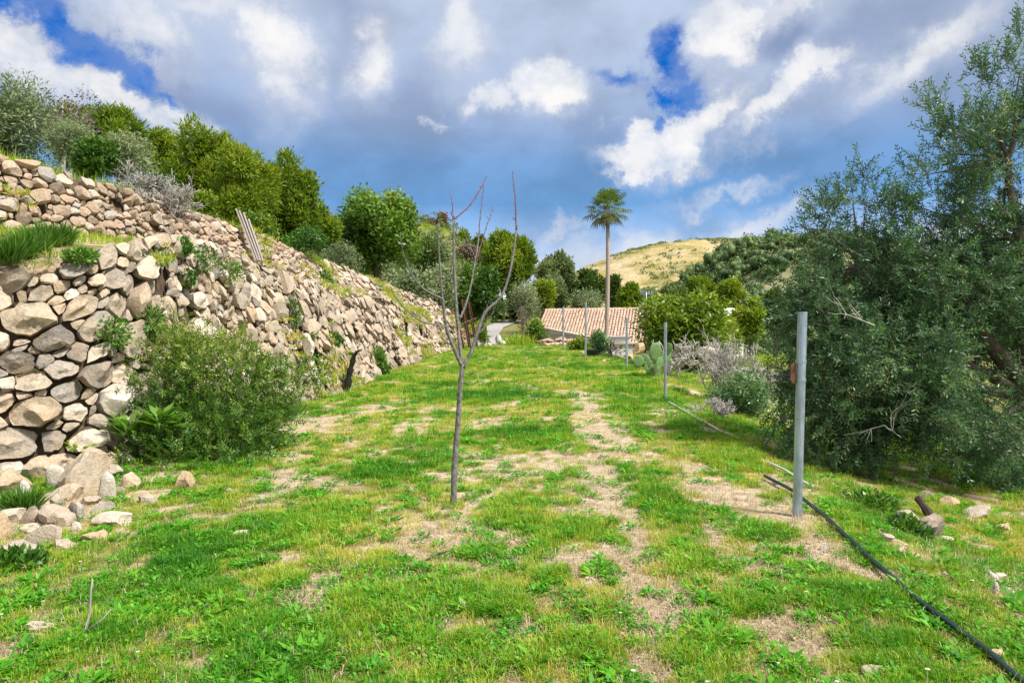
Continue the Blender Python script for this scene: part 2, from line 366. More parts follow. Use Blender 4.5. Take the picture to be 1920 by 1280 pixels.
def curve_at(Cv, Y):
    Y = np.asarray(Y, float)
    x = np.interp(Y, Cv[:, 1], Cv[:, 0]); z = np.interp(Y, Cv[:, 1], Cv[:, 2])
    x = np.where(Y < Cv[0, 1], Cv[0, 0] - (Cv[0, 1] - Y) * 1.6, x)
    return x, z
EDGE = np.array([(-10, 2.7), (0, 2.75), (5.4, 2.7), (9, 2.95), (13.7, 3.4), (22, 4.4), (28, 4.2), (35, 4.0), (41, 3.9), (60, 3.9)])
def edge_x(Y): return np.interp(Y, EDGE[:, 0], EDGE[:, 1])
def lawn_z(Y): return .35 * sstep(10, 40, Y)
def H(X, Y):
    X = np.asarray(X, float); Y = np.asarray(Y, float); X, Y = np.broadcast_arrays(X, Y)
    z = lawn_z(Y) + .05 * (fbm2(X * .8, Y * .8, 3) - .5) + .10 * (fbm2(X * .25, Y * .25, 2, z=5) - .5) * sstep(1, 6, Y)
    # right hand bank falls away into the valley
    d = np.clip(X - edge_x(Y), 0, None)
    near = .55 * (1 - np.exp(-d * .7)) + 3.2 * sstep(3.2, 14, d)
    z = z - near
    # the lawn ends at Y = 41 and the house yard lies lower
    far = sstep(41.2, 46, Y)
    road = .3 + 1.6 * sstep(42, 60, Y) + .35 * np.clip(-3 - X, 0, 8) * sstep(41, 46, Y)
    yard = -2.1 - 1.5 * sstep(60, 110, Y)
    wl = 1 - sstep(1.2, 2.6, X + (Y - 46) * .02)
    beyond = road * wl + yard * (1 - wl)
    z = z * (1 - far) + beyond * far
    z = z + 16 * sstep(52, 130, Y) * (1 / (1 + np.exp((X + 1.5) / 4.0))) + 1.2 * (fbm2(X * .12, Y * .12, 3, z=9) - .5) * sstep(50, 90, Y)
    # terraces on the left
    xs = [curve_at(c, Y) for c in (FOOT, LT, UF, UT)]
    sh = [.35, .42, .30, .38]; dz = [0, -.10, -.02, -.06]
    xf, xl, xu, xt = [a[0] - s for a, s in zip(xs, sh)]
    zf, zl, zu, zt = [a[1] + s for a, s in zip(xs, dz)]
    left = np.where(X > xl, zf + (zl - zf) * np.clip((xf - X) / (xf - xl), 0, 1),
           np.where(X > xu, zl + (zu - zl) * np.clip((xl - X) / (xl - xu), 0, 1),
           np.where(X > xt, zu + (zt - zu) * np.clip((xu - X) / (xu - xt), 0, 1),
                    zt + 7 * (1 - np.exp(-np.clip(xt - X, 0, None) * .24 / 7)) + .5 * (fbm2(X * .5, Y * .5, 3) - .5) * np.clip(xt - X, 0, 1))))
    on = (X < xf) & (Y < 41.5)
    return np.where(on, left, z)

# bare patches: (px, py, rx px, ry px, amount)
PATCH = [(1100,765,30,22,1),(1140,910,46,60,1),(1175,1000,40,36,.9),(1185,1090,44,40,.9),(1205,1180,46,50,1),(1215,1260,60,40,1),(1115,815,45,40,.9),(1125,880,40,50,1),(1150,940,52,42,1),(1130,1045,95,42,1),(1340,918,70,34,1),(900,1010,110,50,.75),(960,870,110,26,.7),
         (590,1110,62,46,1),(560,800,70,26,1),(900,795,60,14,.7),(1090,740,30,10,.7),(1270,1140,60,45,.9),(1465,1195,85,52,1),(1210,1255,60,30,1),(960,1195,60,26,.8),
         (1440,1065,80,22,.6),(1530,1020,60,16,.7),(1690,1020,30,40,.7),(1520,1100,70,22,.7),(700,768,35,10,.7),(840,1240,70,22,.7),(1640,1190,60,25,.7),(880,850,50,14,.6),(800,790,40,10,.6),
         (1050,840,70,30,.5),(640,905,60,16,.5),(520,900,60,25,.6),(230,1050,90,22,.4),(780,980,80,18,.5),(1290,870,50,14,.6),(1190,845,50,18,.6),(1030,1140,50,16,.6),(420,1130,60,14,.4),(110,950,120,70,.9)]
LUSH = [(620,972,85,34),(960,950,70,40),(1095,995,80,28),(1250,950,46,60),(1300,1050,70,46),(900,1040,50,18),(940,1150,60,24),(900,1225,60,30),(1100,1235,70,32),(720,1140,80,50),
        (470,1190,90,40),(200,1200,90,50),(1400,1140,60,30),(1640,960,60,30),(1580,1120,120,40),(1700,1240,110,60),(1450,1000,80,18),(560,1000,120,16),(350,1060,80,30),(1010,820,80,14),(880,745,120,14),
        (560,1230,80,40),(1320,1240,90,30),(380,1120,90,26),(720,880,80,18),(1380,870,60,20)]
def ground_hit(px, py):
    lo = P(px, py, 1.0) - np.array([0, 0, CZ]); d = lo / lo[1]
    Ys = np.concatenate([np.linspace(1.5, 12, 400), np.linspace(12, 60, 500)])
    z = CZ + d[2] * Ys; h = H(d[0] * Ys, Ys)
    k = np.argmax(z <= h)
    if not (z <= h).any(): k = len(Ys) - 1
    return np.array([d[0] * Ys[k], Ys[k], h[k]])
def _pt(lst):
    out = []
    for a in lst:
        px, py, rx, ry = a[:4]
        Y = CZ * 1280 / (py - 612 + .01); X = (px - 960) / 1280 * Y
        out.append((X, Y, rx / 1280 * Y, ry / 1280 * Y * Y / CZ, a[4] if len(a) > 4 else 1))
    return out
PATCH_W = _pt(PATCH); LUSH_W = _pt(LUSH)
def spots(X, Y, lst):
    wob = 1.25 * (fbm2(X * 5.2, Y * 4.6, 5, .66) - .5) * 2; o = np.zeros_like(X)
    for (x, y, rx, ry, a) in lst:
        d = np.sqrt(((X - x) / rx) ** 2 + ((Y - y) / ry) ** 2) * (1.25 if lst is LUSH_W else 1.)
        o = np.maximum(o, a * (1 - sstep(.45, 1.35, d + wob)))
    return o
def dirt(X, Y):
    n = fbm2(X * 1.5, Y * .9, 4, .55, 2.2); m = fbm2(X * 6.5, Y * 5.0, 4, .6, 4.)
    g = sstep(.50, .61, n * .42 + m * .58) * .75
    return np.clip(np.maximum(g, spots(X, Y, PATCH_W)) - .6 * spots(X, Y, LUSH_W), 0, 1) * (1 - .8 * sstep(40, 44, Y)) * (1 - .85 * sstep(2.5, 5, X - edge_x(Y)))
def lush(X, Y):
    n = fbm2(X * 1.1 + 9, Y * .8, 4, .55, 7.); m = fbm2(X * 4 + 3, Y * 3, 3, .5, 11.)
    return np.clip(np.maximum(sstep(.52, .68, n * .6 + m * .4) * .85, spots(X, Y, LUSH_W)), 0, 1)

def axis(*segs):
    out = []
    for a, b, n in segs: out.append(np.linspace(a, b, n, endpoint=False))
    out.append([segs[-1][1]]); return np.concatenate(out)
xs = axis((-150, -40, 16), (-40, -14, 26), (-14, -5, 45), (-5, 7, 150), (7, 20, 45), (20, 60, 30), (60, 150, 14))
ys = axis((-12, 1, 10), (1, 10, 115), (10, 20, 70), (20, 44, 90), (44, 70, 40), (70, 160, 36))
XX, YY = np.meshgrid(xs, ys); ZZ = H(XX, YY)
nx, ny = len(xs), len(ys)
i = np.arange(ny - 1)[:, None] * nx + np.arange(nx - 1)[None]
QF = np.stack([i, i + 1, i + nx + 1, i + nx], -1).reshape(-1, 4)
D = dirt(XX, YY)
xt_ = curve_at(FOOT, YY)[0]
D = np.where((XX < xt_ - .2) & (YY < 41), .05 + .5 * sstep(.5, .6, fbm2(XX * 1.3, YY * 1.3, 3)), D)
gm = MB().add(np.stack([XX, YY, ZZ + .012 * (fbm2(XX * 9, YY * 9, 3) - .5)], -1), QF, D.ravel())
def ground_mat():
    m, nt, N, L, b = new_mat('ground')
    a = attr(N, 'tone')
    n1 = tex(N, L, 7, 7, .65); n2 = tex(N, L, 45, 6, .7); n3 = tex(N, L, 1.3, 4, .6)
    soil = ramp(N, L, n1, [(.3, (.28, .205, .13)), (.5, (.45, .36, .24)), (.7, (.61, .51, .37))])
    soil = mixc(N, L, .8, soil, ramp(N, L, n2, [(.3, (.5, .47, .43)), (.5, (.98, .97, .95)), (.7, (1.3, 1.28, 1.22))]), 'MULTIPLY')
    gr = ramp(N, L, n1, [(.3, (.085, .095, .020)), (.5, (.155, .165, .036)), (.7, (.26, .23, .08))])
    gr = mixc(N, L, .7, gr, ramp(N, L, n2, [(.3, (.5, .5, .4)), (.55, (1, 1, 1)), (.75, (1.5, 1.35, 1.3))]), 'MULTIPLY')
    s = N.new('ShaderNodeMath'); s.operation = 'MULTIPLY_ADD'; L.new(n2, s.inputs[0]); s.inputs[1].default_value = .5; L.new(a, s.inputs[2])
    f = ramp(N, L, s.outputs[0], [(.40, (.12, .12, .12)), (.72, (1, 1, 1))])
    c = mixc(N, L, f, gr, soil)
    L.new(c, b.inputs['Base Color']); b.inputs['Roughness'].default_value = .95; b.inputs['Specular IOR Level'].default_value = .1
    ad = N.new('ShaderNodeMath'); ad.operation = 'ADD'; L.new(n1, ad.inputs[0]); L.new(n2, ad.inputs[1])
    bump(N, L, b, ad.outputs[0], .8, .03)
    return m
M['ground'] = ground_mat()
gm.build('ground', M['ground'], kind='structure')
# land to the horizon
base = MB(); q = 3500.
ang = np.linspace(0, 2 * math.pi, 48, endpoint=False)
rad = np.array([60, 150, 400, 1000, q])
V = np.array([[math.cos(a) * r_, math.sin(a) * r_ + 60, -9.0 + (0 if r_ < 100 else 0)] for r_ in rad for a in ang])
F = [[k * 48 + j, k * 48 + (j + 1) % 48, (k + 1) * 48 + (j + 1) % 48, (k + 1) * 48 + j] for k in range(4) for j in range(48)]
V = np.vstack([V, [[0, 60, -9]]]); base.add(V, [np.array(F), np.array([[len(V) - 1, j, (j + 1) % 48] for j in range(48)])])
M['scrubland'] = plain('scrubland', (.16, .17, .05), .95, var=.3, scale=.05, bmp=.2, c2=(.07, .095, .025))
base.build('terrain', M['scrubland'], kind='structure')
# far dry hill
def hill_far_z(X, Y):
    g = 82 * np.exp(-(np.abs(X - 160) / 165) ** 2.6 - ((Y - 560) / 150) ** 2)
    g2 = 70 * np.exp(-((X - 420) / 190) ** 2 - ((Y - 640) / 160) ** 2)
    return np.maximum(g, g2) + 9 * (fbm2(X * .02, Y * .02, 5) - .5) * sstep(4, 40, g) - 11
hx = np.linspace(-160, 900, 260); hy = np.linspace(250, 900, 150); XX, YY = np.meshgrid(hx, hy)
i = np.arange(149)[:, None] * 260 + np.arange(259)[None]; QF = np.stack([i, i + 1, i + 261, i + 260], -1).reshape(-1, 4)
def hill_mat():
    m, nt, N, L, b = new_mat('dry_hill')
    n1 = tex(N, L, .035, 8, .65); g = N.new('ShaderNodeNewGeometry'); mp = N.new('ShaderNodeMapping'); L.new(g.outputs['Position'], mp.inputs[0]); mp.inputs['Scale'].default_value = (.6, .5, 2.2)
    n2 = tex(N, L, .09, 7, .7, mp.outputs[0])
    c = ramp(N, L, n1, [(.32, (.19, .185, .06)), (.46, (.36, .30, .12)), (.58, (.47, .37, .21)), (.74, (.55, .44, .32))])
    c = mixc(N, L, .9, c, ramp(N, L, n2, [(.34, (.42, .5, .36)), (.48, (1, 1, 1)), (.7, (1.25, 1.2, 1.15))]), 'MULTIPLY')
    L.new(c, b.inputs['Base Color']); b.inputs['Roughness'].default_value = 1; b.inputs['Specular IOR Level'].default_value = 0
    bump(N, L, b, n2, 1., 6.)
    return m
MB().add(np.stack([XX, YY, hill_far_z(XX, YY)], -1), QF).build('hill', hill_mat(), kind='structure')
g = np.random.default_rng(96); sc_ = MB(); n = 5200; X = g.uniform(20, 330, n); Y = g.uniform(330, 580, n); ok = fbm2(X * .03, Y * .02, 4) + .22 * g.random(n) > .60; X, Y = X[ok], Y[ok]; Z = hill_far_z(X, Y)
for x, y, z in zip(X, Y, Z):
    r = g.uniform(.6, 1.7); v = g.normal(size=(14, 3)); v /= np.linalg.norm(v, axis=1)[:, None]; v[:, 2] = np.abs(v[:, 2])
    sc_.leaves(np.array([x, y, z]) + v * r * (1, 1, .7), v + g.normal(0, .5, (14, 3)), v + g.normal(0, .4, (14, 3)), 1.3, .9, g.uniform(.3, .8))
sc_.build('scrub', M['pine_grey'], kind='stuff')
# wooded hill on the right
def hill_wood_z(X, Y):
    r = 33 * (1 - .5 * sstep(95, 180, X)) * sstep(18, 86, X) * sstep(115, 225, Y) * (1 - sstep(240, 330, Y))
    return r + 5 * (fbm2(X * .04, Y * .04, 4) - .5) * sstep(3, 12, r) - 4.5
hx = np.linspace(5, 420, 140); hy = np.linspace(100, 345, 110); XX, YY = np.meshgrid(hx, hy)
i = np.arange(109)[:, None] * 140 + np.arange(139)[None]; QF = np.stack([i, i + 1, i + 141, i + 140], -1).reshape(-1, 4)
M['scrub_hill'] = plain('scrub_hill', (.30, .26, .14), .95, var=.3, scale=.12, bmp=.3, c2=(.11, .13, .045))
MB().add(np.stack([XX, YY, hill_wood_z(XX, YY)], -1), QF).build('hill', M['scrub_hill'], kind='structure')

# ------------------------------------------------------------------ dry stone walls
def arr_s(Cv, s):
    s = np.clip(s, 0, len(Cv) - 1.0001); k = s.astype(int); f = (s - k)[..., None]
    # Catmull-Rom for a smooth run
    p = lambda j: Cv[np.clip(k + j, 0, len(Cv) - 1)]
    a, b, c, d = p(-1), p(0), p(1), p(2)
    return .5 * (2 * b + (c - a) * f + (2 * a - 5 * b + 4 * c - d) * f ** 2 + (3 * b - a - 3 * c + d) * f ** 3)
class Zone:
    def __init__(z, rows, bs, s0, s1):
        z.rows = rows; z.bs = np.array(bs, float); z.s0, z.s1 = s0, s1
        ss = np.linspace(s0, s1, 200); mid = sum(arr_s(r, ss) for r in rows) / len(rows)
        z.ss = ss; z.acc = np.concatenate([[0], np.cumsum(np.linalg.norm(np.diff(mid, axis=0), axis=1))]); z.A = z.acc[-1]; z.B = z.bs[-1]
    def s_of(z, a): return np.interp(a, z.acc, z.ss)
    def pos(z, a, b):
        s = z.s_of(a); k = np.clip(np.searchsorted(z.bs, b, 'right') - 1, 0, len(z.bs) - 2)
        t = (b - z.bs[k]) / (z.bs[k + 1] - z.bs[k]); R_ = np.stack([arr_s(r, s) for r in z.rows])
        ii = np.arange(len(s)); lo = R_[k, ii]; hi = R_[k + 1, ii]
        return lo + (hi - lo) * t[:, None]
    def frame(z, a, b):
        e = .15
        da = z.pos(a + e, b) - z.pos(a - e, b); db = z.pos(a, np.clip(b + e, 0, z.B)) - z.pos(a, np.clip(b - e, 0, z.B))
        n = np.cross(da, db); n /= np.linalg.norm(n, axis=1)[:, None] + 1e-9
        return z.pos(a, b), n
def clip_poly(poly, nx_, ny_, c):
    out = []; m = len(poly)
    for i in range(m):
        p = poly[i]; q = poly[(i + 1) % m]
        dp = p[0] * nx_ + p[1] * ny_ - c; dq = q[0] * nx_ + q[1] * ny_ - c
        if dp <= 0: out.append(p)
        if (dp < 0 < dq) or (dq < 0 < dp):
            t = dp / (dp - dq); out.append((p[0] + (q[0] - p[0]) * t, p[1] + (q[1] - p[1]) * t))
    return out
def cells(A, B, rad_fn, aspect, seed, tries):
    g = np.random.default_rng(seed); S = np.zeros((0, 3)); buf = []
    cand = g.random((tries, 2)) * (A, B * aspect)
    rr = rad_fn(cand[:, 0], cand[:, 1] / aspect, g)
    pts = np.zeros((tries, 2)); rs = np.zeros(tries); n = 0
    order = np.argsort(-rr * (.75 + .5 * g.random(tries)))
    for j in order:
        if n:
            d2 = ((pts[:n] - cand[j]) ** 2).sum(1); m_ = (rs[:n] + rr[j]) * .86
            if (d2 < m_ * m_).any(): continue
        pts[n] = cand[j]; rs[n] = rr[j]; n += 1
    pts = pts[:n]; rs = rs[:n]
    kd = kdtree.KDTree(n)
    for j in range(n): kd.insert((pts[j, 0], pts[j, 1], 0), j)
    kd.balance(); out = []
    for j in range(n):
        x, y = pts[j]; r = rs[j]; q = r * 2.2
        poly = [(x - q, y - q), (x + q, y - q), (x + q, y + q), (x - q, y + q)]
        for _, k, _ in kd.find_n((x, y, 0), 22):
            if k == j: continue
            dx, dy = pts[k, 0] - x, pts[k, 1] - y; d2 = dx * dx + dy * dy
            t = .5 * (1 + (r * r - rs[k] ** 2) / d2); t = min(.85, max(.15, t))
            poly = clip_poly(poly, dx, dy, (x + dx * t) * dx + (y + dy * t) * dy)
            if len(poly) < 3: break
        poly = clip_poly(poly, 0, 1, B * aspect + .35 * r) if len(poly) >= 3 else poly
        poly = clip_poly(poly, 0, -1, .45 * r) if len(poly) >= 3 else poly
        if len(poly) >= 3: out.append((np.array(poly) / (1, aspect), r))
    return out
def cell_stone(zone, poly, r, seed, gap, bulge, rough, fine):
    g = np.random.default_rng(seed); c = poly.mean(0)
    m = 22 if fine else (10 if r > .07 else 7)
    # resample the outline evenly and round it
    P2 = np.vstack([poly, poly[:1]]); L_ = np.concatenate([[0], np.cumsum(np.linalg.norm(np.diff(P2, axis=0), axis=1))])
    u = (np.arange(m) + g.random() * .5) / m * L_[-1]
    o = np.stack([np.interp(u, L_, P2[:, 0]), np.interp(u, L_, P2[:, 1])], 1)
    o = .94 * o + .03 * (np.roll(o, 1, 0) + np.roll(o, -1, 0)); o = c + (o - c) * (1 + g.normal(0, .045, m))[:, None] * g.uniform(.90, 1.0)
    rings = [(.80, -.9), (1., -.15), (.96, .35), (.86, .70), (.70, .90), (.48, .98), (.24, 1.02)] if fine else ([(.85, -.8), (1., 0), (.80, .75), (.42, 1.)] if m == 10 else [(.9, -.7), (1., .1), (.62, .95)])
    ext = r * bulge * (.75 + .5 * g.random()); out0 = r * (g.random() - .45) * (.55 if zone is zl else .30) + (max(0., float(fbm(np.array([[c[0] * .55, c[1] * .8, 4.]]), 3)[0]) - .47) * .7 if zone is zr else 0.)
    tilt = g.normal(0, .28 if zone is zl else .17, 2) + (0, -.10)
    A_, Bc, Dp = [], [], []
    for sc, dp in rings:
        q = (o - c) * sc * (1 - gap); A_.append(q[:, 0]); Bc.append(q[:, 1]); Dp.append(np.full(m, dp * ext))
    A_.append([0]); Bc.append([0]); Dp.append([ext * 1.02])
    a = np.concatenate(A_); b = np.concatenate(Bc); d = np.concatenate(Dp)
    # broken faces: the front is cut by a few tilted planes
    for _ in range(8 if fine else 4):
        th = g.random() * 6.28; k = g.uniform(.3, 1.15) ; lim = ext * g.uniform(.35, .92)
        cut = lim - (a * math.cos(th) + b * math.sin(th)) * k
        d = np.where(d > 0, np.minimum(d, np.maximum(cut, ext * .05)), d)
    d = d + np.where(d > -.05 * ext, a * tilt[0] + b * tilt[1], 0) + out0
    aa = np.clip(a + c[0], .0, zone.A); bb = np.clip(b + c[1], 0, zone.B)
    p, n = zone.frame(aa, bb)
    # let a stone at the rim stand above the top line
    over = (b + c[1]) - bb; p[:, 2] += over
    V = p + n * d[:, None]
    if rough:
        nz = np.stack([fbm(V * (2.2 / r * .16) + seed * .37 + k * 31, 3) for k in range(3)], 1) - .5
        V = V + nz * r * rough * np.where(d > -.5 * ext, 1, .3)[:, None]
        if fine:
            rg = np.abs(fbm(V * (3.2 + .25 / r) + seed * .11, 4, .6) - .5) * 2
            V = V + n * ((rg - .25) * r * .22 * (d > 0))[:, None]
    k = len(rings); F4 = []
    i_ = np.arange(m); j_ = (i_ + 1) % m
    Q = np.concatenate([np.stack([q * m + i_, q * m + j_, (q + 1) * m + j_, (q + 1) * m + i_], 1) for q in range(k - 1)])
    T = np.stack([(k - 1) * m + i_, (k - 1) * m + j_, np.full(m, k * m)], 1)
    return V, [Q, T]
def build_wall(name, label, zone, rad_fn, mat, seed, aspect, gap, bulge, rough, keep=None, tries=9000, fine_px=34, max_parts=296, cap=True, core_off=.13):
    cs = cells(zone.A, zone.B, rad_fn, aspect, seed, tries)
    o0 = zone.pos(np.array([zone.A * .5]), np.array([0.]))[0]
    root = thing(name, label, 'stone wall', o0)
    # dark earth and rubble core behind the stones
    na, nb = 90, 14
    a = np.repeat(np.linspace(0, zone.A, na), nb); b = np.tile(np.linspace(0, zone.B, nb), na)
    p, n = zone.frame(a, b); ok = np.ones(na * nb, bool) if keep is None else keep(zone.s_of(a), b)
    i = (np.arange(na - 1)[:, None] * nb + np.arange(nb - 1)[None]); Q = np.stack([i, i + nb, i + nb + 1, i + 1], -1).reshape(-1, 4)
    Q = Q[ok[Q].all(1)]
    part(MB().add(p - n * core_off, Q), 'earth_core', M['earth'], root)
    items = []
    for j, (poly, r) in enumerate(cs):
        c = poly.mean(0)
        if keep is not None and not keep(zone.s_of(np.array([c[0]])), np.array([c[1]]))[0]: continue
        pc = zone.pos(np.array([c[0]]), np.array([np.clip(c[1], 0, zone.B)]))[0]
        px = r * 2 / max(pc[1], 1) * 1280; u = pc[0] / pc[1] * 1280 + 960
        vis = -60 < u < 1980
        items.append((px if vis else px * .01, j, poly, r, px, pc))
    items.sort(key=lambda t: -t[0])
    rest = MB(); g = np.random.default_rng(seed + 1)
    for q, (_, j, poly, r, px, pc) in enumerate(items):
        V, F = cell_stone(zone, poly, r, seed * 1000 + j, gap, bulge, rough, px > fine_px)
        t = np.clip(g.beta(1.1, 1.1), 0, 1)
        if g.random() < .025: continue
        if q < max_parts: part(MB().add(V, F, t), 'stone', mat, root, True, 24)
        else: rest.add(V, F, t)
    if rest.n: part(rest, 'stone_fill', mat, root, True, 38, kind='stuff')
    return root, items
zl = Zone([FOOT, LT], [0, 2.35], 0, 4.35)
zu = Zone([UF, UT], [0, 1.05], 0, 5.75)
zr = Zone([FOOT, LT, UF, UT], [0, 2.2, 3.95, 4.85], 4.25, 10)
def r_low(a, b, g): return .86 * g.choice([.06, .10, .14, .185, .25], len(a), p=[.36, .26, .2, .13, .05]) * g.uniform(.85, 1.15, len(a)) * np.where(zl.s_of(a) > 3.0, .78, 1) * np.where(b > 1.9, .75, 1)
def r_up(a, b, g): return g.choice([.045, .068, .09, .12, .15], len(a), p=[.30, .34, .22, .11, .03]) * g.uniform(.85, 1.15, len(a))
def r_rub(a, b, g):
    s = zr.s_of(a); return g.choice([.05, .075, .11, .165, .25, .4], len(a), p=[.40, .31, .18, .085, .025, .0]) * g.uniform(.85, 1.15, len(a)) * np.where(s > 6.5, 1.15, 1)
wall_low, _ = build_wall('dry_stone_wall', 'lower dry stone wall of big tan boulders with dark gaps behind the leafy bush', zl, r_low, M['stone'], 11, 1.25, .045, .72, .55, tries=8000, fine_px=40)
wall_up, _ = build_wall('dry_stone_wall', 'upper terrace wall of small pinkish stones with grey planks leaning on it', zu, r_up, M['stone_up'], 12, 1.3, .05, .95, .30, tries=14000, fine_px=46)
def keep_r(s, b): return ~(((s < 5.75) & (b > 3.9)) | ((s < 4.9) & (b > 3.0 + (s - 4.25))))
bank, _ = build_wall('rubble_bank', 'long sloping bank of jumbled tan rubble running along the lawn to the leaning beams', zr, r_rub, M['rubble'], 13, 1.2, .035, .50, .60, keep=keep_r, tries=26000, fine_px=40, core_off=.16)

# ------------------------------------------------------------------ grass and ground cover (stuff)
def proto_collection(name, meshes):
    col = bpy.data.collections.new(name)
    for k, me in enumerate(meshes):
        o = bpy.data.objects.new('%s_%02d' % (name, k), me); col.objects.link(o)
    return col
def scatter(name, pts, rot, scl, idx, tone, col, mat, tilt=None):
    me = bpy.data.meshes.new(name); n = len(pts)
    me.vertices.add(n); me.vertices.foreach_set('co', np.asarray(pts, np.float32).ravel())
    for an, v, ty in (('rotz', rot, 'FLOAT'), ('scl', scl, 'FLOAT'), ('itone', tone, 'FLOAT')):
        a = me.attributes.new(an, ty, 'POINT'); a.data.foreach_set('value', np.asarray(v, np.float32))
    a = me.attributes.new('idx', 'INT', 'POINT'); a.data.foreach_set('value', np.asarray(idx, np.int32))
    me.update(); me.materials.append(mat)
    o = link(name, me, kind='stuff')
    ng = bpy.data.node_groups.new(name, 'GeometryNodeTree')
    ng.interface.new_socket('Geometry', in_out='INPUT', socket_type='NodeSocketGeometry'); ng.interface.new_socket('Geometry', in_out='OUTPUT', socket_type='NodeSocketGeometry')
    N = ng.nodes; L = ng.links
    gi = N.new('NodeGroupInput'); go = N.new('NodeGroupOutput'); ip = N.new('GeometryNodeInstanceOnPoints'); ci = N.new('GeometryNodeCollectionInfo')
    ci.inputs['Collection'].default_value = col; ci.inputs['Separate Children'].default_value = True; ci.inputs['Reset Children'].default_value = True
    def na(nm, ty):
        a = N.new('GeometryNodeInputNamedAttribute'); a.data_type = ty; a.inputs[0].default_value = nm; return a.outputs[0]
    cx = N.new('ShaderNodeCombineXYZ'); L.new(na('rotz', 'FLOAT'), cx.inputs[2])
    L.new(gi.outputs[0], ip.inputs['Points']); L.new(ci.outputs[0], ip.inputs['Instance']); ip.inputs['Pick Instance'].default_value = True
    L.new(na('idx', 'INT'), ip.inputs['Instance Index']); L.new(cx.outputs[0], ip.inputs['Rotation']); L.new(na('scl', 'FLOAT'), ip.inputs['Scale'])
    L.new(ip.outputs[0], go.inputs[0])
    md = o.modifiers.new('scatter', 'NODES'); md.node_group = ng
    return o
def blades(n, rad, h0, h1, w, lean, seed, t0=.35, t1=.75):
    g = np.random.default_rng(seed); mb = MB()
    r = rad * np.sqrt(g.random(n)); th = g.random(n) * 6.283
    p = np.stack([r * np.cos(th), r * np.sin(th), np.full(n, -.006)], 1)
    az = th + g.normal(0, .8, n); ln = g.uniform(h0, h1, n); le = np.abs(g.normal(lean, .35, n))
    d1 = np.stack([np.cos(az) * np.sin(le * .5), np.sin(az) * np.sin(le * .5), np.cos(le * .5)], 1)
    d2 = np.stack([np.cos(az) * np.sin(le * 1.5), np.sin(az) * np.sin(le * 1.5), np.cos(le * 1.5)], 1)
    sd = np.stack([-np.sin(az), np.cos(az), np.zeros(n)], 1) * (w * g.uniform(.7, 1.3, n))[:, None] / 2
    m = p + d1 * ln[:, None] * .55; e = m + d2 * ln[:, None] * .45
    V = np.stack([p - sd, p + sd, m + sd * .8, m - sd * .8, e], 1).reshape(-1, 3)
    i = np.arange(n)[:, None] * 5
    mb.add(V, [np.concatenate([i, i + 1, i + 2, i + 3], 1), np.concatenate([i + 3, i + 2, i + 4], 1)], np.repeat(g.uniform(t0, t1, n), 5))
    return mb
def rosette(n, rad, ln, wd, seed, up=.5, t0=.3, t1=.8):
    g = np.random.default_rng(seed); mb = MB(); th = g.random(n) * 6.283; rr = rad * np.sqrt(g.random(n)) * .6
    p = np.stack([rr * np.cos(th), rr * np.sin(th), g.uniform(0, .025, n) * rad / .08], 1)
    u = np.abs(g.normal(up, .3, n)); d = np.stack([np.cos(th), np.sin(th), u], 1)
    nr = np.stack([-np.cos(th) * u, -np.sin(th) * u, np.ones(n)], 1) + g.normal(0, .25, (n, 3))
    return mb.leaves(p, d, nr, ln * g.uniform(.6, 1.2, n), wd * g.uniform(.7, 1.2, n), g.uniform(t0, t1, n))
def sample_ground(n, seed, x0, x1, y0, y1, logy=True):
    g = np.random.default_rng(seed)
    # even density on screen rather than on the ground, softened
    u = g.random(n); Y = (y0 ** -.35 + u * (y1 ** -.35 - y0 ** -.35)) ** (-1 / .35) if logy else g.uniform(y0, y1, n)
    X = g.uniform(-1, 1, n) * np.minimum(Y * .82 + .3, 16); X = np.where((X > x0) & (X < x1), X, g.uniform(x0, x1, n))
    return X, Y, g
def on_lawn(X, Y): return (X > curve_at(FOOT, Y)[0] - .05) & (Y < 41.5)
gm_m = [blades(46, .085, .025, .060, .0042, .75, 100 + k, .30, .80).mesh('turf', M['grass']) for k in range(5)]
gm_l = [blades(40, .07, .05, .12, .0055, .6, 200 + k, .15, .55).mesh('turf_long', M['grass']) for k in range(4)]
gc = [rosette(38, .10, .030, .020, 300 + k, .55, .2, .8).mesh('clover', M['clover']) for k in range(4)]
gw = [rosette(14, .05, .095, .026, 400 + k, .55, .3, .9).mesh('broad_weed', M['clover']) for k in range(3)]
gs = [blades(16, .13, .03, .10, .0035, 1.25, 500 + k, .2, .9).mesh('straw', M['straw']) for k in range(4)]
# turf
X, Y, g = sample_ground(95000, 21, -6, 9, 1.9, 41.3)
ok = on_lawn(X, Y) & (np.abs(X) < Y * .80 + .6); X, Y = X[ok], Y[ok]; D = dirt(X, Y); Lh = lush(X, Y)
fine_n = fbm2(X * 8, Y * 7, 4, .62, 8.); k = (g.random(len(X)) > D * 1.35 - .05) & ((fine_n + .5 * Lh > .485) | (g.random(len(X)) < .16)); X, Y, D, Lh = X[k], Y[k], D[k], Lh[k]
far = np.clip((Y - 4) / 14, 0, 1)
yel = fbm2(X * .9 + 30, Y * .7, 4, .55, 3.)
longer = (g.random(len(X)) < .10 + .55 * Lh)
tone = (yel - .5) * 1.2 - .20 * Lh + .14 + g.normal(0, .13, len(X)) - D * -.18
scatter('grass', np.stack([X, Y, H(X, Y)], 1), g.random(len(X)) * 6.28, (.44 + .40 * g.random(len(X))) * (1 + 1.6 * far) * (1 - .35 * D),
        np.where(longer, g.integers(5, 9, len(X)), g.integers(0, 5, len(X))), tone, proto_collection('turf_tuft', gm_m + gm_l), M['grass'])
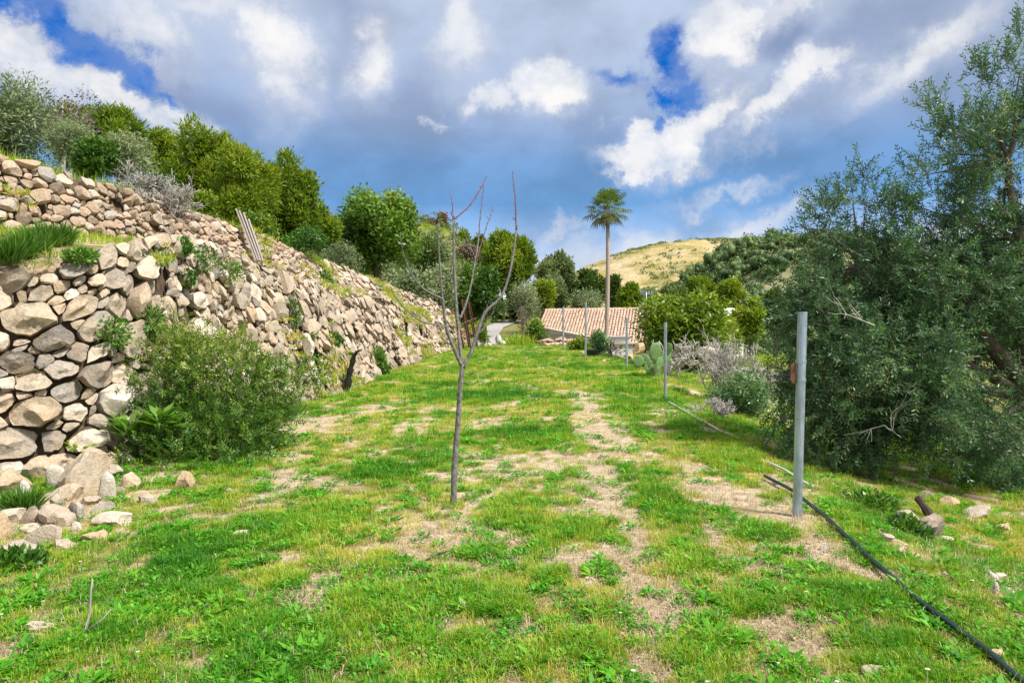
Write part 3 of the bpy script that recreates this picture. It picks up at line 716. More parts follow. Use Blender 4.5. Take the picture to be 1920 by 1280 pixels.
# clover and broad leaved weeds
X, Y, g = sample_ground(42000, 22, -6, 9, 1.9, 36)
ok = on_lawn(X, Y) & (np.abs(X) < Y * .80 + .6); X, Y = X[ok], Y[ok]; Lh = lush(X, Y); D = dirt(X, Y)
k = g.random(len(X)) < np.maximum(Lh ** 1.4 * .75, .05 + .5 * sstep(.52, .62, fbm2(X * 5 + 40, Y * 4, 4, .6))) * (1 - D * .85); X, Y, Lh = X[k], Y[k], Lh[k]
big = g.random(len(X)) < .13
scatter('clover', np.stack([X, Y, H(X, Y) + .004], 1), g.random(len(X)) * 6.28, (.5 + .5 * g.random(len(X))) * (1 + .9 * np.clip((Y - 4) / 14, 0, 1)),
        np.where(big, g.integers(4, 7, len(X)), g.integers(0, 4, len(X))), g.normal(0, .14, len(X)) - .05, proto_collection('clover_plant', gc + gw), M['clover'])
# straw litter on the bare soil
X, Y, g = sample_ground(22000, 23, -6, 9, 1.9, 34)
ok = on_lawn(X, Y) & (np.abs(X) < Y * .80 + .6); X, Y = X[ok], Y[ok]; D = dirt(X, Y)
k = g.random(len(X)) < np.clip(.25 + D * .55, 0, 1); X, Y = X[k], Y[k]
scatter('dry_straw', np.stack([X, Y, H(X, Y) + .004], 1), g.random(len(X)) * 6.28, (.5 + .6 * g.random(len(X))), g.integers(0, 4, len(X)), g.normal(0, .2, len(X)), proto_collection('straw_bit', gs), M['straw'])
# grass of the terraces and the bank above them, coarser
gt = [blades(44, .22, .10, .32, .013, .6, 600 + k, .25, .85).mesh('terrace_tuft', M['grass']) for k in range(4)]
g = np.random.default_rng(24); n = 9000
Y = g.uniform(6.5, 40, n); X = curve_at(LT, Y)[0] - g.uniform(0, 14, n) ** 1.0
xu_, xt_, xl_ = curve_at(UF, Y)[0], curve_at(UT, Y)[0], curve_at(LT, Y)[0]
terr = (X > xu_ + .1) & (X < xl_ - .25) & (Y < 15.5) & (g.random(n) < .60); up = (X < xt_ - .3)
ok = terr | up; X, Y = X[ok], Y[ok]
scatter('grass', np.stack([X, Y, H(X, Y)], 1), g.random(len(X)) * 6.28, (.6 + .8 * g.random(len(X))) * np.where(X > curve_at(UT, Y)[0], .5, 1), g.integers(0, 4, len(X)), g.normal(.08, .12, len(X)), proto_collection('terrace_tuft', gt), M['grass'])
# ground beyond the lawn, mid distance scrub and grass
g = np.random.default_rng(25); n = 7000
Y = 41.5 + 70 * g.random(n) ** 1.6; X = g.uniform(-.72, .6, n) * Y
ok = ~((X > 1.0) & (Y < 62)) & ~((np.abs(X + 2.2 - (Y - 43) * .17) < 2.0) & (Y < 60)); X, Y = X[ok], Y[ok]
scatter('grass', np.stack([X, Y, H(X, Y)], 1), g.random(len(X)) * 6.28, 1.3 + 2.4 * g.random(len(X)), g.integers(0, 4, len(X)), g.normal(.02, .15, len(X)), proto_collection('scrub_tuft', gt), M['grass'])
# pebbles in the bare soil
def rock_mesh(name, seed, mat, sub=2, rough=.35, flat=.7, cuts=7):
    import bmesh
    bm = bmesh.new(); bmesh.ops.create_icosphere(bm, subdivisions=sub, radius=1)
    V = np.array([v.co[:] for v in bm.verts]); F = np.array([[v.index for v in f.verts] for f in bm.faces]); bm.free()
    g = np.random.default_rng(seed)
    for _ in range(cuts):
        n = g.normal(size=3); n /= np.linalg.norm(n); l = g.uniform(.48, .85)
        d = V @ n - l; V = V - np.clip(d, 0, None)[:, None] * n
    V = V * (1, g.uniform(.6, .95), flat * g.uniform(.75, 1.1))
    nz = np.stack([fbm(V * 2.2 + seed * 7.1 + k * 13, 3) for k in range(3)], 1) - .5
    V = V + nz * rough
    return MB().add(V, F, g.random()).mesh(name, mat, True, 32)
peb = [rock_mesh('pebble', 700 + k, M['pale_stone'], 1) for k in range(5)]
X, Y, g = sample_ground(26000, 26, -5, 8, 1.9, 22); ok = on_lawn(X, Y) & (np.abs(X) < Y * .8 + .5); X, Y = X[ok], Y[ok]; D = dirt(X, Y)
k = g.random(len(X)) < .06 + .34 * D; X, Y = X[k], Y[k]
scatter('pebbles', np.stack([X, Y, H(X, Y) + .003], 1), g.random(len(X)) * 6.28, .006 + .016 * g.random(len(X)) ** 2.5, g.integers(0, 5, len(X)), np.zeros(len(X)), proto_collection('pebble', peb), M['pale_stone'])
# daisies: tiny white flowers above the walls and in the lawn
fl = MB()
for r_, z_ in ((.022, .16),):
    a = np.arange(9) * 2 * math.pi / 9
    fl.leaves(np.tile([0, 0, z_], (9, 1)), np.stack([np.cos(a), np.sin(a), np.full(9, .12)], 1), np.tile([0, 0, 1.], (9, 1)), r_, .013, .9)
    fl.tube([(0, 0, z_ - .002), (0, 0, z_ + .006)], .007, 6, .0); fl.tube([(0, 0, 0), (.006, 0, z_ * .5), (0, 0, z_)], .0015, 3, .4, False)
g = np.random.default_rng(27); n = 520
Y = g.uniform(9, 40, n); X = curve_at(UT, Y)[0] - .2 - np.abs(g.normal(0, .9, n))
X2, Y2, g2 = sample_ground(160, 28, -4, 4, 2.5, 25)
X2[:110] = curve_at(FOOT, Y2[:110])[0] + .3 + np.abs(g2.normal(0, .8, 110))
X = np.concatenate([X, X2]); Y = np.concatenate([Y, Y2]); sc_ = np.concatenate([.55 + .65 * g.random(n), .35 + .2 * g2.random(160)])
scatter('daisies', np.stack([X, Y, H(X, Y)], 1), g.random(len(X)) * 6.28, sc_, np.zeros(len(X)), np.zeros(len(X)), proto_collection('daisy', [fl.mesh('daisy', M['petal'])]), M['petal'])

# ------------------------------------------------------------------ plants: builders
def limb(p0, p1, n=6, wob=.08, seed=0, sag=0.):
    g = np.random.default_rng(seed); t = np.linspace(0, 1, n)[:, None]; p = p0 + (p1 - p0) * t
    L_ = np.linalg.norm(p1 - p0); w = np.cumsum(g.normal(0, wob * L_ / n, (n, 3)), 0); w -= w[-1] * t; w[0] = 0
    p = p + w; p[:, 2] += sag * L_ * (4 * t * (1 - t))[:, 0]; return p
def lobes(box, n, g, rs=(.30, .48), shell=.70):
    c = np.array(box[0]); h = np.array(box[1]); out = []
    for k in range(n):
        v = g.normal(size=3); v /= np.linalg.norm(v); q = v * shell * g.uniform(.55, 1) ** .5
        r = g.uniform(*rs); out.append((c + h * q, h * r * g.uniform(.85, 1.2)))
    out.append((c, h * .62)); return out
def crown_pts(lb, n, g, inner=.25):
    w = np.array([np.prod(r) ** (2 / 3) for _, r in lb]); w /= w.sum()
    k = g.choice(len(lb), n, p=w); v = g.normal(size=(n, 3)); v /= np.linalg.norm(v, axis=1)[:, None]
    rad = np.where(g.random(n) < inner, g.uniform(.3, .85, n), g.uniform(.78, 1.06, n) + np.abs(g.normal(0, .08, n)))
    cen = np.array([c for c, _ in lb])[k]; rr = np.array([r for _, r in lb])[k]
    return cen + rr * v * rad[:, None], v, k
def tree(name, label, cat, px0, px1, pyt, pyb, Y, mat, n=3500, leaf=(.16, .05), kind='broad', seed=1, group=None, trunk=.09, nl=11, droop=0., depth=.9, base=None, lobe_r=(.30, .48), tone=0., bark='bark', conical=0., lift=None):
    g = np.random.default_rng(seed)
    a = P(px0, pyt, Y); b = P(px1, pyb, Y); c = (a + b) / 2; h = np.array([(b[0] - a[0]) / 2, (b[0] - a[0]) / 2 * depth, (a[2] - b[2]) / 2])
    bx, by = (c[0], c[1]) if base is None else (P(base, 600, Y)[0], Y)
    gz = float(H(bx, by)) if lift is None else lift
    root = thing(name, label, cat, (bx, by, gz), group)
    if kind == 'pine': nl = int(nl * 1.7); lobe_r = (.20, .36)
    lb = lobes((c, h * .96), nl, g, lobe_r)
    lb[-1] = (lb[-1][0], lb[-1][1] * .8)
    if conical: lb = [(np.array([c[0] + (q[0] - c[0]) * (1 - conical * (q[2] - c[2]) / h[2]), q[1], q[2]]), r * (1 - .5 * conical * (q[2] - c[2]) / h[2])) for q, r in lb]
    tr = MB(); p0 = np.array([bx, by, gz - .1]); top = c + (0, 0, h[2] * .45)
    if top[2] < p0[2] + .3: top[2] = p0[2] + .6
    rt = trunk * max(.6, h[2])
    tr.tube(limb(p0, top, 8, .10, seed), np.linspace(rt, rt * .3, 8), 7)
    part(tr, 'trunk', M[bark], root)
    br = MB()
    for k, (q, r) in enumerate(lb[:-1]):
        s = p0 + (top - p0) * g.uniform(.35, .9); br.tube(limb(s, q, 5, .12, seed + k, .06), np.linspace(rt * .35, rt * .08, 5), 5, cap=False)
    part(br, 'branches', M[bark], root)
    pts, v, k = crown_pts(lb, n, g)
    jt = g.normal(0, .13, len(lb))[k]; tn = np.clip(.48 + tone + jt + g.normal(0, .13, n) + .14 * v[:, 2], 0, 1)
    cr = MB()
    if kind == 'pine':
        m = 5
        for q in range(m):
            d = v * .75 + g.normal(0, .65, (n, 3)) + (0, 0, .45 - droop)
            cr.leaves(pts + g.normal(0, leaf[0] * .25, (n, 3)), d, g.normal(size=(n, 3)), leaf[0] * .78 * g.uniform(.6, 1.3, n), leaf[1] * g.uniform(.7, 1.3, n), np.clip(tn + g.normal(0, .05, n), 0, 1), .05)
    else:
        for q in range(2):
            d = v * .6 + g.normal(0, .7, (n, 3)) + (0, 0, .15 - droop)
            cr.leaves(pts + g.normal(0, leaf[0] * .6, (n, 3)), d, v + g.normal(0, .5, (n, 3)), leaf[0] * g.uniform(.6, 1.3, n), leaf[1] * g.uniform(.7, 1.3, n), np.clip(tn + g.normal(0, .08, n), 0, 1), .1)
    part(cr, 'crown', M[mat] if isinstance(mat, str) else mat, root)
    return root
def twigs(mb, p, d, ln, rad, dep, g, spread=.6, up=.15, seg=4, minr=.0015, kids=(2, 4), shrink=.68):
    d = d / np.linalg.norm(d); pts = [p]; dd = d
    for k in range(seg):
        dd = dd + g.normal(0, .16, 3) + (0, 0, up * .25); dd /= np.linalg.norm(dd); pts.append(pts[-1] + dd * ln / seg)
    pts = np.array(pts); mb.tube(pts, np.linspace(rad, max(rad * .6, minr), seg + 1), 4 if rad > .012 else 3, g.random(), False)
    if dep <= 0: return
    for k in range(g.integers(*kids) + 1):
        j = g.integers(seg // 2, seg + 1); nd = dd + g.normal(0, spread, 3) + (0, 0, up)
        twigs(mb, pts[j], nd, ln * shrink * g.uniform(.7, 1.2), max(rad * .6, minr), dep - 1, g, spread, up, seg, minr, kids, shrink)
def dead_shrub(name, label, px, pyb, w_m, h_m, Y, seed, mat='dead', stems=9, dep=4, rad=.02, minr=.006, up=.2, spread=.6, leafmat=None, lean=(0, 0), zoff=0.):
    g = np.random.default_rng(seed); X = P(px, pyb, Y)[0]; z = float(H(X, Y)) + zoff
    root = thing(name, label, 'shrub', (X, Y, z)); ln = h_m * .42
    mb = MB()
    for k in range(stems):
        th = g.random() * 6.283; rr = w_m / h_m * .5
        m1 = MB(); twigs(m1, np.array([X + .08 * math.cos(th), Y + .08 * math.sin(th), z - .05]), np.array([math.cos(th) * rr + lean[0], math.sin(th) * rr + lean[1], 1.]), ln, rad, dep, g, spread, up, 4, minr)
        part(m1, 'branch', M[mat], root)
    if leafmat:
        V = np.concatenate(mb.v); k = g.choice(len(V), min(len(V), leafmat[1])); n = len(k)
        lf = MB().leaves(V[k] + np.array(root_world(root)), g.normal(0, 1, (n, 3)) + (0, 0, .6), g.normal(size=(n, 3)), leafmat[2], leafmat[3], np.clip(g.normal(.5, .2, n), 0, 1))
        part(lf, 'leaves', M[leafmat[0]], root)
    return root

# ------------------------------------------------------------------ bare sapling in the lawn
YS = 5.8
sp = thing('bare_sapling', 'slender leafless young tree with forked grey trunk standing alone in the lawn', 'tree', tuple(ground_hit(850, 943)))
def trace(px, y0, y1=None, sm=3):
    px = np.array(px, float); n = len(px); t = np.linspace(0, 1, n); yy = np.full(n, y0) if y1 is None else y0 + (y1 - y0) * t
    p = np.array([P(a, b, c) for (a, b), c in zip(px, yy)])
    tt = np.linspace(0, n - 1, (n - 1) * sm + 1); i = np.clip(tt.astype(int), 0, n - 2); f = (tt - i)[:, None]
    g_ = lambda j: p[np.clip(i + j, 0, n - 1)]
    return .5 * (2 * g_(0) + (g_(1) - g_(-1)) * f + (2 * g_(-1) - 5 * g_(0) + 4 * g_(1) - g_(2)) * f ** 2 + (3 * g_(0) - g_(-1) - 3 * g_(1) + g_(2)) * f ** 3)
tr = MB(); t_ = trace([(850,950),(851,925),(853,860),(858,800),(862,745),(865,705),(867,682)], YS)
rr = np.linspace(.028, .019, len(t_)); rr[:2] *= 1.25; rr[4:6] *= 1.12
tr.tube(t_, rr, 10); part(tr, 'trunk', M['grey_bark'], sp)
GB, RT = M['grey_bark'], M['red_twig']
BR = [([(866,686),(852,655),(838,618),(832,580),(828,545),(825,500),(822,455),(823,420)], .0, -.25, .017, .005, GB),
      ([(866,686),(862,645),(857,590),(853,530),(851,480),(851,440),(850,412)], .0, .05, .018, .007, GB), ([(850,412),(849,392),(846,364)], .05, .08, .0075, .003, RT),
      ([(850,412),(865,400),(882,384),(896,362),(906,345),(913,328)], .05, .20, .0075, .003, RT), ([(850,413),(842,411),(835,404)], .05, .03, .005, .002, RT), ([(850,408),(846,402),(845,397)], .05, .03, .004, .002, RT),
      ([(867,690),(884,658),(897,618),(910,585),(938,558),(953,522),(962,478),(968,432)], .0, .15, .017, .008, GB), ([(968,432),(967,400),(966,370),(963,345),(961,321)], .15, .18, .008, .003, RT),
      ([(966,440),(967,432),(972,428)], .15, .15, .004, .002, RT), ([(966,412),(962,410),(961,406)], .15, .15, .004, .002, RT),
      ([(862,598),(872,575),(882,540),(889,500),(895,465),(898,440)], .02, .28, .009, .005, GB), ([(898,440),(900,410),(904,375),(908,341)], .28, .36, .005, .0028, RT),
      ([(893,488),(884,468),(874,445),(866,424)], .24, .16, .005, .0026, GB), ([(893,488),(903,455),(912,425),(920,405),(925,385)], .24, .42, .005, .0026, RT),
      ([(853,540),(844,518),(839,500),(837,488)], .03, -.05, .005, .0026, GB),
      ([(838,612),(815,608),(790,602),(765,583),(745,562),(733,540)], -.08, -.35, .008, .003, GB),
      ([(829,560),(808,550),(790,538),(774,518),(762,492),(753,462),(750,436)], -.14, -.45, .008, .003, GB),
      ([(850,650),(834,638),(824,625),(818,610)], -.03, -.15, .005, .002, GB), ([(856,612),(875,603),(893,596)], 0, .1, .004, .002, RT),
      ([(905,600),(915,598),(925,586),(930,568)], .06, -.1, .005, .0025, GB), ([(895,625),(905,618),(916,600),(926,582)], .04, .2, .004, .002, GB), ([(912,583),(914,570),(917,563)], .07, .05, .004, .002, GB),
      ([(826,520),(820,512),(817,500)], -.17, -.2, .004, .002, GB), ([(906,345),(901,352),(899,348)], .17, .2, .003, .0015, RT), ([(918,410),(914,408),(912,403)], .38, .4, .003, .0015, RT)]
for px, a, b, r0, r1, m_ in BR:
    t_ = trace(px, YS + a, YS + b); n_ = len(t_); r_ = np.linspace(r0, r1, n_) * (1 + .12 * (np.arange(n_) % 3 == 0))
    bm_ = MB().tube(t_, r_, 6); sg = np.linalg.norm(np.diff(t_, axis=0), axis=1).sum()
    for q in range(int(sg / .055)):
        f = (q + .6) / max(1, int(sg / .055)) * (n_ - 1.01); i0 = int(f); pb_ = t_[i0] + (t_[i0 + 1] - t_[i0]) * (f - i0); ax = t_[i0 + 1] - t_[i0]; ax /= np.linalg.norm(ax); sd = np.cross(ax, (0, 1, 0)) * (1 if q % 2 else -1); rq = r_[i0]
        bm_.tube([pb_ + sd * rq * .5, pb_ + sd * (rq + .004) + ax * .006, pb_ + sd * (rq + .005) + ax * .014], [.0035, .0032, .001], 5)
    part(bm_, 'branch', m_, sp)

# ------------------------------------------------------------------ steel fence posts
def post(px, pyt, pyb, Y, rad, label, bracket=False, z0=None, lean=0.):
    X = P(px, pyb, Y)[0]; z = float(H(X, Y)) if z0 is None else z0; top = P(px, pyt, Y)[2]; hgt = top - z
    root = thing('fence_post', label, 'fence post', (X, Y, z), 'galvanised posts along the lawn edge')
    b = np.array([X, Y, z]); t = np.array([X + lean, Y, top])
    part(MB().tube(np.linspace(b - (0, 0, .15), t, 6), rad, 20), 'pipe', M['galv'], root, True, 40)
    cp = MB().tube([t + (0, 0, .002), t + (0, 0, .014)], rad * 1.04, 20); part(cp, 'cap', M['galv'], root, True, 40)
    if bracket:
        mb = MB(); c = b + (t - b) * .72
        for dz in (-.075, .075): mb.tube([c + (0, 0, dz - .012), c + (0, 0, dz + .012)], rad * 1.12, 18)
        part(mb, 'clamp', M['galv'], root, True, 40)
        mb = MB().box(c + (-rad - .022, -.005, -.02), (.034, .012, .16)); mb.tube([c + (-rad - .045, -.005, -.08), c + (-rad - .045, -.005, .05)], .008, 8)
        part(mb, 'hinge_plate', M['rust'], root, False)
        part(MB().box(c + (-rad - .10, .03, -.05), (.06, .03, .03)).tube([c + (-rad - .05, .03, -.05), c + (-rad - .15, .03, -.045)], .012, 8), 'bolt', M['hose'], root, True, 40)
    return root, t
post(1494, 588, 968, 5.39, .036, 'thick nearest galvanised post with a rusty hinge plate beside the olive tree', True, lean=.03)
post(1247, 605, 752, 13.7, .030, 'thin steel post standing where the white pipe starts at the lawn edge')
post(1175, 597, 690, 22., .040, 'steel post in front of the white tank, left of the prickly pear')
_, tA = post(1098, 567, 668, 28., .042, 'tall steel post beside the black plant pot with a rope at its top')
_, tB = post(1056, 575, 656, 34.8, .048, 'farthest steel post, in front of the left part of the tiled roof')
q = np.linspace(0, 1, 10)[:, None]; rp_ = tB + (tA - tB) * q; rp_[:, 2] -= .35 * (4 * q * (1 - q))[:, 0]; rp_[:, 2] -= .05
tag(MB().tube(rp_, .012, 5).build('rope', M['dead']), 'thin slack rope strung between the two farthest fence posts', 'rope')

# ------------------------------------------------------------------ hoses and pipes
def on_ground(pxs, lift=.02, sm=5):
    p = np.array([ground_hit(*a) for a in pxs]); n = len(p); tt = np.linspace(0, n - 1, (n - 1) * sm + 1); i = np.clip(tt.astype(int), 0, n - 2); f = (tt - i)[:, None]
    p = p[i] * (1 - f) + p[np.clip(i + 1, 0, n - 1)] * f
    p[:, :2] += .02 * np.stack([fbm(p * 2.5, 2), fbm(p * 2.5 + 9, 2)], 1); p[:, 2] = H(p[:, 0], p[:, 1]) + lift
    return p
tag(MB().tube(on_ground([(1432,900),(1485,928),(1530,965),(1572,1002),(1625,1055),(1670,1095),(1720,1140),(1790,1190),(1850,1238),(1900,1285),(1960,1330)], .036), .0155, 9).build('hose', M['hose']), 'black irrigation hose lying in the grass past the nearest post to the lower corner', 'hose')
tag(MB().tube(on_ground([(1252,756),(1285,774),(1320,795),(1355,815),(1388,828)], .03), .015, 8).build('pipe', M['white_pipe']), 'pale plastic pipe on the lawn edge running from the thin post toward the olive', 'pipe')
tag(MB().tube(on_ground([(1440,872),(1470,886),(1500,905),(1525,918)], .025), .013, 8).build('pipe', M['white_pipe']), 'short pale pipe piece lying behind the nearest post', 'pipe')
tag(MB().tube(on_ground([(1845,1068),(1868,1092),(1890,1112),(1930,1140),(1990,1180)], .012), .019, 8).build('pipe', M['white_pipe']), 'white pipe in the grass at the far right below the olive', 'pipe')

# ------------------------------------------------------------------ loose stones
RK = [rock_mesh('fieldstone', 800 + k, M['pale_stone'], 3, .30, .75, 11) for k in range(9)]
RKg = [rock_mesh('wallstone', 830 + k, M['stone'], 3, .32, .8, 11) for k in range(5)]
def loose(px, py, w, h, label, mesh=0, grey=False, group=None, sink=.25, rot=None):
    p = ground_hit(px, py + h * .3); me = (RKg if grey else RK)[mesh % (5 if grey else 9)]
    o = bpy.data.objects.new('stone', me); C.objects.link(o); s = w / 2 / 1280 * p[1]; sz = max(h / 2 / 1280 * p[1], s * .45) * 1.2
    o.location = (p[0], p[1], p[2] + sz * (.6 - sink)); o.scale = (s, s * .9, sz / .75)
    rd = random.Random(px * 7 + py); o.rotation_euler = (rd.uniform(-.3, .3), rd.uniform(-.3, .3), rd.uniform(-.5, .5) if rot is None else rot)
    return tag(o, label, 'stone', group)
PILE = 'tumbled stones at the foot of the wall'
LS = [(20,905,60,44,'brown stone under the wall just above the photo edge pile',1,1),(60,850,64,44,'broad grey brown stone at the wall foot near the photo edge',2,1),(105,900,50,40,'pale stone between the wall foot and the biggest slab',3),(140,880,44,34,'cream stone touching the biggest slab on its left',4),(195,862,46,34,'cream stone behind the biggest slab',6),(100,935,40,30,'small cream stone above the broad pale one',7),
      (60,965,44,34,'grey stone left of the broad pale one',0,1),(145,960,40,30,'tan stone between the big slab and the flat ochre one',8),(25,965,44,34,'pale stone in the pile right at the photo edge',5),(190,950,34,24,'small pale stone below the upright one',2),(120,1020,40,24,'low white stone right of the bluish white one',1),(240,905,36,28,'grey stone between the upright one and the bush',3,1),
      (345,902,58,38,'pale grey wedge shaped stone lying in grass in front of the bush',0),(275,934,42,30,'pale block half sunk in grass between bush and stone pile',1),(160,892,80,74,'biggest grey slab of the tumbled pile, leaning on the heap',2,1),
      (197,918,38,48,'upright pale stone on the right edge of the tumbled pile',3),(168,938,34,20,'small orange tan stone below the big grey slab',4),(216,975,64,26,'flat ochre stone lying in grass below the pile',5),
      (178,1004,38,26,'small rounded stone below the flat ochre one',6),(110,966,62,38,'broad pale stone in the lower middle of the pile',7),(85,1008,54,34,'bluish white stone beside grass at the pile end',8),
      (28,1030,76,32,'long flat white stone lying lowest in the pile',1),(8,992,40,46,'pale stone cut by the photo edge above the long flat one',0),(78,882,56,40,'dark sided brown stone high in the pile by the edge',1,1),
      (45,926,28,38,'narrow upright stone beside the tuft of grass in the pile',3),(76,944,32,26,'small white stone left of the broad pale one',6),(122,850,52,42,'rounded pale boulder resting against the wall foot',3,1),
      (212,832,58,36,'pale stone at the wall foot under the broad leaved plant',2),(206,882,46,34,'warm orange stone behind the upright pale one',4),(168,858,32,26,'small stone wedged above the big grey slab',0,1),
      (58,990,28,22,'small tan stone between the grass tufts of the pile',5),(240,860,32,30,'small grey stone at the right edge of the pile near the bush',4,1),(30,880,52,36,'flat brown stone under the wall at the photo edge',0,1),
      (130,925,46,26,'tan stone lying just left of the big slab foot',2,1),(222,920,20,14,'little white stone right of the upright pale stone',8),(140,990,24,16,'little tan stone left of the small rounded one',3),
      (455,1000,36,18,'flat tan stone lying alone in the left lawn',5),(662,1067,25,18,'small white stone in the lawn below the sapling to its left',8),(272,1096,24,16,'small pale stone in grass on the left lawn',6),
      (75,1173,38,18,'low pale stone near the dry stick in the left corner',7),(427,918,20,11,'small white stone right of the wedge shaped stone',1),(1165,1196,32,22,'white angular stone beside a weed in the lower lawn',0),
      (870,1138,18,18,'white chip standing among grass below the sapling',3),(932,981,14,14,'tiny pale stone right of the sapling foot',8),(1545,1027,26,16,'pale stone below the nearest post',2),
      (1636,1262,46,34,'white stone at the bottom edge left of the hose end',7),(1868,1225,42,36,'white rounded stone right of the hose end',6),(1866,1106,24,28,'upright pale stone beside the white pipe',3),
      (1876,1080,34,20,'flat tan stone just above the white pipe',5),(1662,1008,32,24,'pale tan stone in bare soil right of the nearest post',4),(1690,1034,26,22,'lower of two tan stones in bare soil right of the post',2),
      (1820,1130,16,14,'little white stone left of the white pipe',8),(895,1170,14,14,'tiny white chip right below the white standing chip',1),(605,1146,12,10,'tiny grey pebble on bare soil left of the middle',6),
      (1738,990,92,60,'grey jagged rock beside the dark timber on the right bank',4,1),(1700,968,50,40,'pale rock left of the jagged one on the right bank',1),(1776,1012,44,22,'low white rock below the dark timber',5),
      (1828,960,62,26,'long pale rock on the lower terrace under the olive',7),(1782,942,44,22,'pale rock left of the long one under the olive',0),(1880,986,32,20,'small tan rock at the lower terrace edge',6),(1735,928,30,18,'small white rock highest on the lower terrace',8),
      (1650,1148,24,12,'flat pale stone halfway along the hose',5),(1425,1010,24,10,'flat pale stone in the patch left of the post foot',7)]
for a in LS:
    px, py, w, h, lab, me = a[:6]
    if px < 250: w *= 1.3; h *= 1.3
    loose(px, py, w, h, lab, me, len(a) > 6, PILE if px < 250 and py > 820 else ('rocks on the right bank' if px > 1700 and py < 1030 else None))
# dry forked stick standing in the left lawn
p = ground_hit(150, 1195)
st = MB(); st.tube([p + (-.03, 0, .02), p + (.03, .0, .03), p + (.045, .01, .12), p + (.05, .01, .22), p + (.055, .015, .28)], [.010, .009, .0055, .0045, .003], 6)
st.tube([p + (.03, 0, .03), p + (.10, .02, .08), p + (.14, .02, .13)], [.006, .004, .003], 5)
tag(st.build('stick', M['wood']), 'dry forked stick standing upright in the left lawn', 'stick')
p = ground_hit(790, 1062); q = ground_hit(850, 1038)
tag(MB().tube(np.array([p + (0, 0, .02), (p + q) / 2 + (0, 0, .045), q + (0, 0, .02)]), [.006, .007, .004], 6).build('twig', M['bark']), 'brown twig lying on the gravelly patch below the sapling', 'stick')
# dark timber on the right bank
p = P(1722, 944, 6.5) + (0, 0, .05); q = P(1780, 1005, 5.9) + (0, 0, .02); tm = thing('timber_post', 'dark brown timber stake lying slantwise over the jagged rocks', 'stake', tuple(q))
part(MB().tube(limb(q - (0, 0, .1), p, 7, .03, 5), [.024, .036, .046, .033, .044, .030, .038], 7), 'shaft', M['darkwood'], tm, True, 45)
part(MB().tube([P(1672, 930, 7.2), P(1678, 955, 7.1)], .02, 7), 'splinter', M['darkwood'], tm)

# ------------------------------------------------------------------ things on the stone walls
def ray_surface(px, py, zone, n=400):
    """point of a wall face seen at a pixel"""
    d = P(px, py, 1.) - np.array([0, 0, CZ]); best = None
    a = np.repeat(np.linspace(0, zone.A, n), 60); b = np.tile(np.linspace(0, zone.B, 60), n)
    p = zone.pos(a, b); e = np.abs(p[:, 0] - d[0] * p[:, 1]) / p[:, 1] + np.abs(p[:, 2] - CZ - d[2] * p[:, 1]) / p[:, 1]
    k = np.argmin(e); return p[k], zone.frame(a[k:k + 1], b[k:k + 1])[1][0]
pf, nf = ray_surface(482, 490, zu); pt, nt_ = ray_surface(446, 420, zu)
for k, (x0, x1, y0, y1, lab) in enumerate([(443, 480, 392, 488, 'longest grey plank leaning on the upper wall, leftmost of the four'), (449, 484, 396, 489, 'grey plank second from the left of the four leaning boards'),
                                      (456, 488, 400, 490, 'grey plank third from the left of the four leaning boards'), (465, 492, 412, 490, 'shortest grey plank on the right of the four leaning boards')]):
    a = P(x0, y0, pt[1] - .25 + .03 * k); b = P(x1, y1, pf[1] - .55 + .02 * k); d = a - b; L_ = np.linalg.norm(d); d /= L_
    root = tag(None or MB().box((0, 0, 0), (.105, .035, L_)).build('plank', M['wood'], smooth=False), lab, 'plank', 'grey planks leaning on the upper wall')
    root.location = (a + b) / 2; root.rotation_euler = Vector(d).to_track_quat('Z', 'Y').to_euler(); root.rotation_euler.rotate_axis('Z', .4 + .2 * k)
# black vine stump
p, n = ray_surface(650, 735, zr); p = p + np.array([.28, -.1, 0]); z = float(H(p[0], p[1]))
vs = thing('vine_stump', 'gnarled black vine stump standing at the foot of the rubble bank', 'stump', (p[0], p[1], z)); Yv = p[1]
w = trace([(646,742),(652,722),(655,700),(660,682),(664,664)], Yv, Yv - .1); w[0, 2] = z - .05
part(MB().tube(w, np.linspace(.085, .05, len(w)) * (1 + .25 * np.sin(np.arange(len(w)) * 2.1)), 9), 'trunk', M['black'], vs)
part(MB().tube(trace([(663,672),(668,660),(678,656)], Yv - .1, Yv - .2), [.045, .04, .035, .03, .025, .02, .02], 7), 'arm', M['black'], vs)
# rusty beams leaning at the end of the bank, red scrap beside them
for k, (x0, y0, x1, y1, Yb, lab) in enumerate([(866,562,880,648,36.,'rusty beam leaning on the rubble end, left of the pair'), (878,566,893,646,36.4,'rusty beam leaning on the rubble end, right of the pair'), (856,600,868,650,35.2,'short rusty beam left of the leaning pair')]):
    a = P(x0, y0, Yb + .5); b = P(x1, y1, Yb); b[2] = float(H(b[0], b[1])) + .02; d = a - b; L_ = np.linalg.norm(d)
    mb = MB().box((0, 0, L_ / 2), (.12, .03, L_)); mb.box((-.055, .05, L_ / 2), (.012, .09, L_ * .999)); mb.box((.055, .05, L_ / 2), (.012, .09, L_ * .998))
    o = tag(mb.build('beam', M['rust'], smooth=False), lab, 'beam', 'rusty beams at the end of the bank'); o.location = b; o.rotation_euler = Vector(d).to_track_quat('Z', 'Y').to_euler()
for (x, y, h_, lab) in ((847, 592, 14, 'upper red scrap lying on the rubble beside the leaning beams'), (856, 632, 22, 'lower red scrap standing at the rubble foot beside the beams')):
    p, n = ray_surface(x, y, zr); p = p + n * .15; s = h_ / 1280 * p[1]
    tag(MB().box(p, (s * .35, .06, s), M=Matrix.Rotation(.5, 3, 'Y')).tube([p + (.05, -.05, -s * .3), p + (-.1, -.06, s * .55)], .03, 6).build('scrap', M['redscrap'], smooth=False), lab, 'scrap metal')

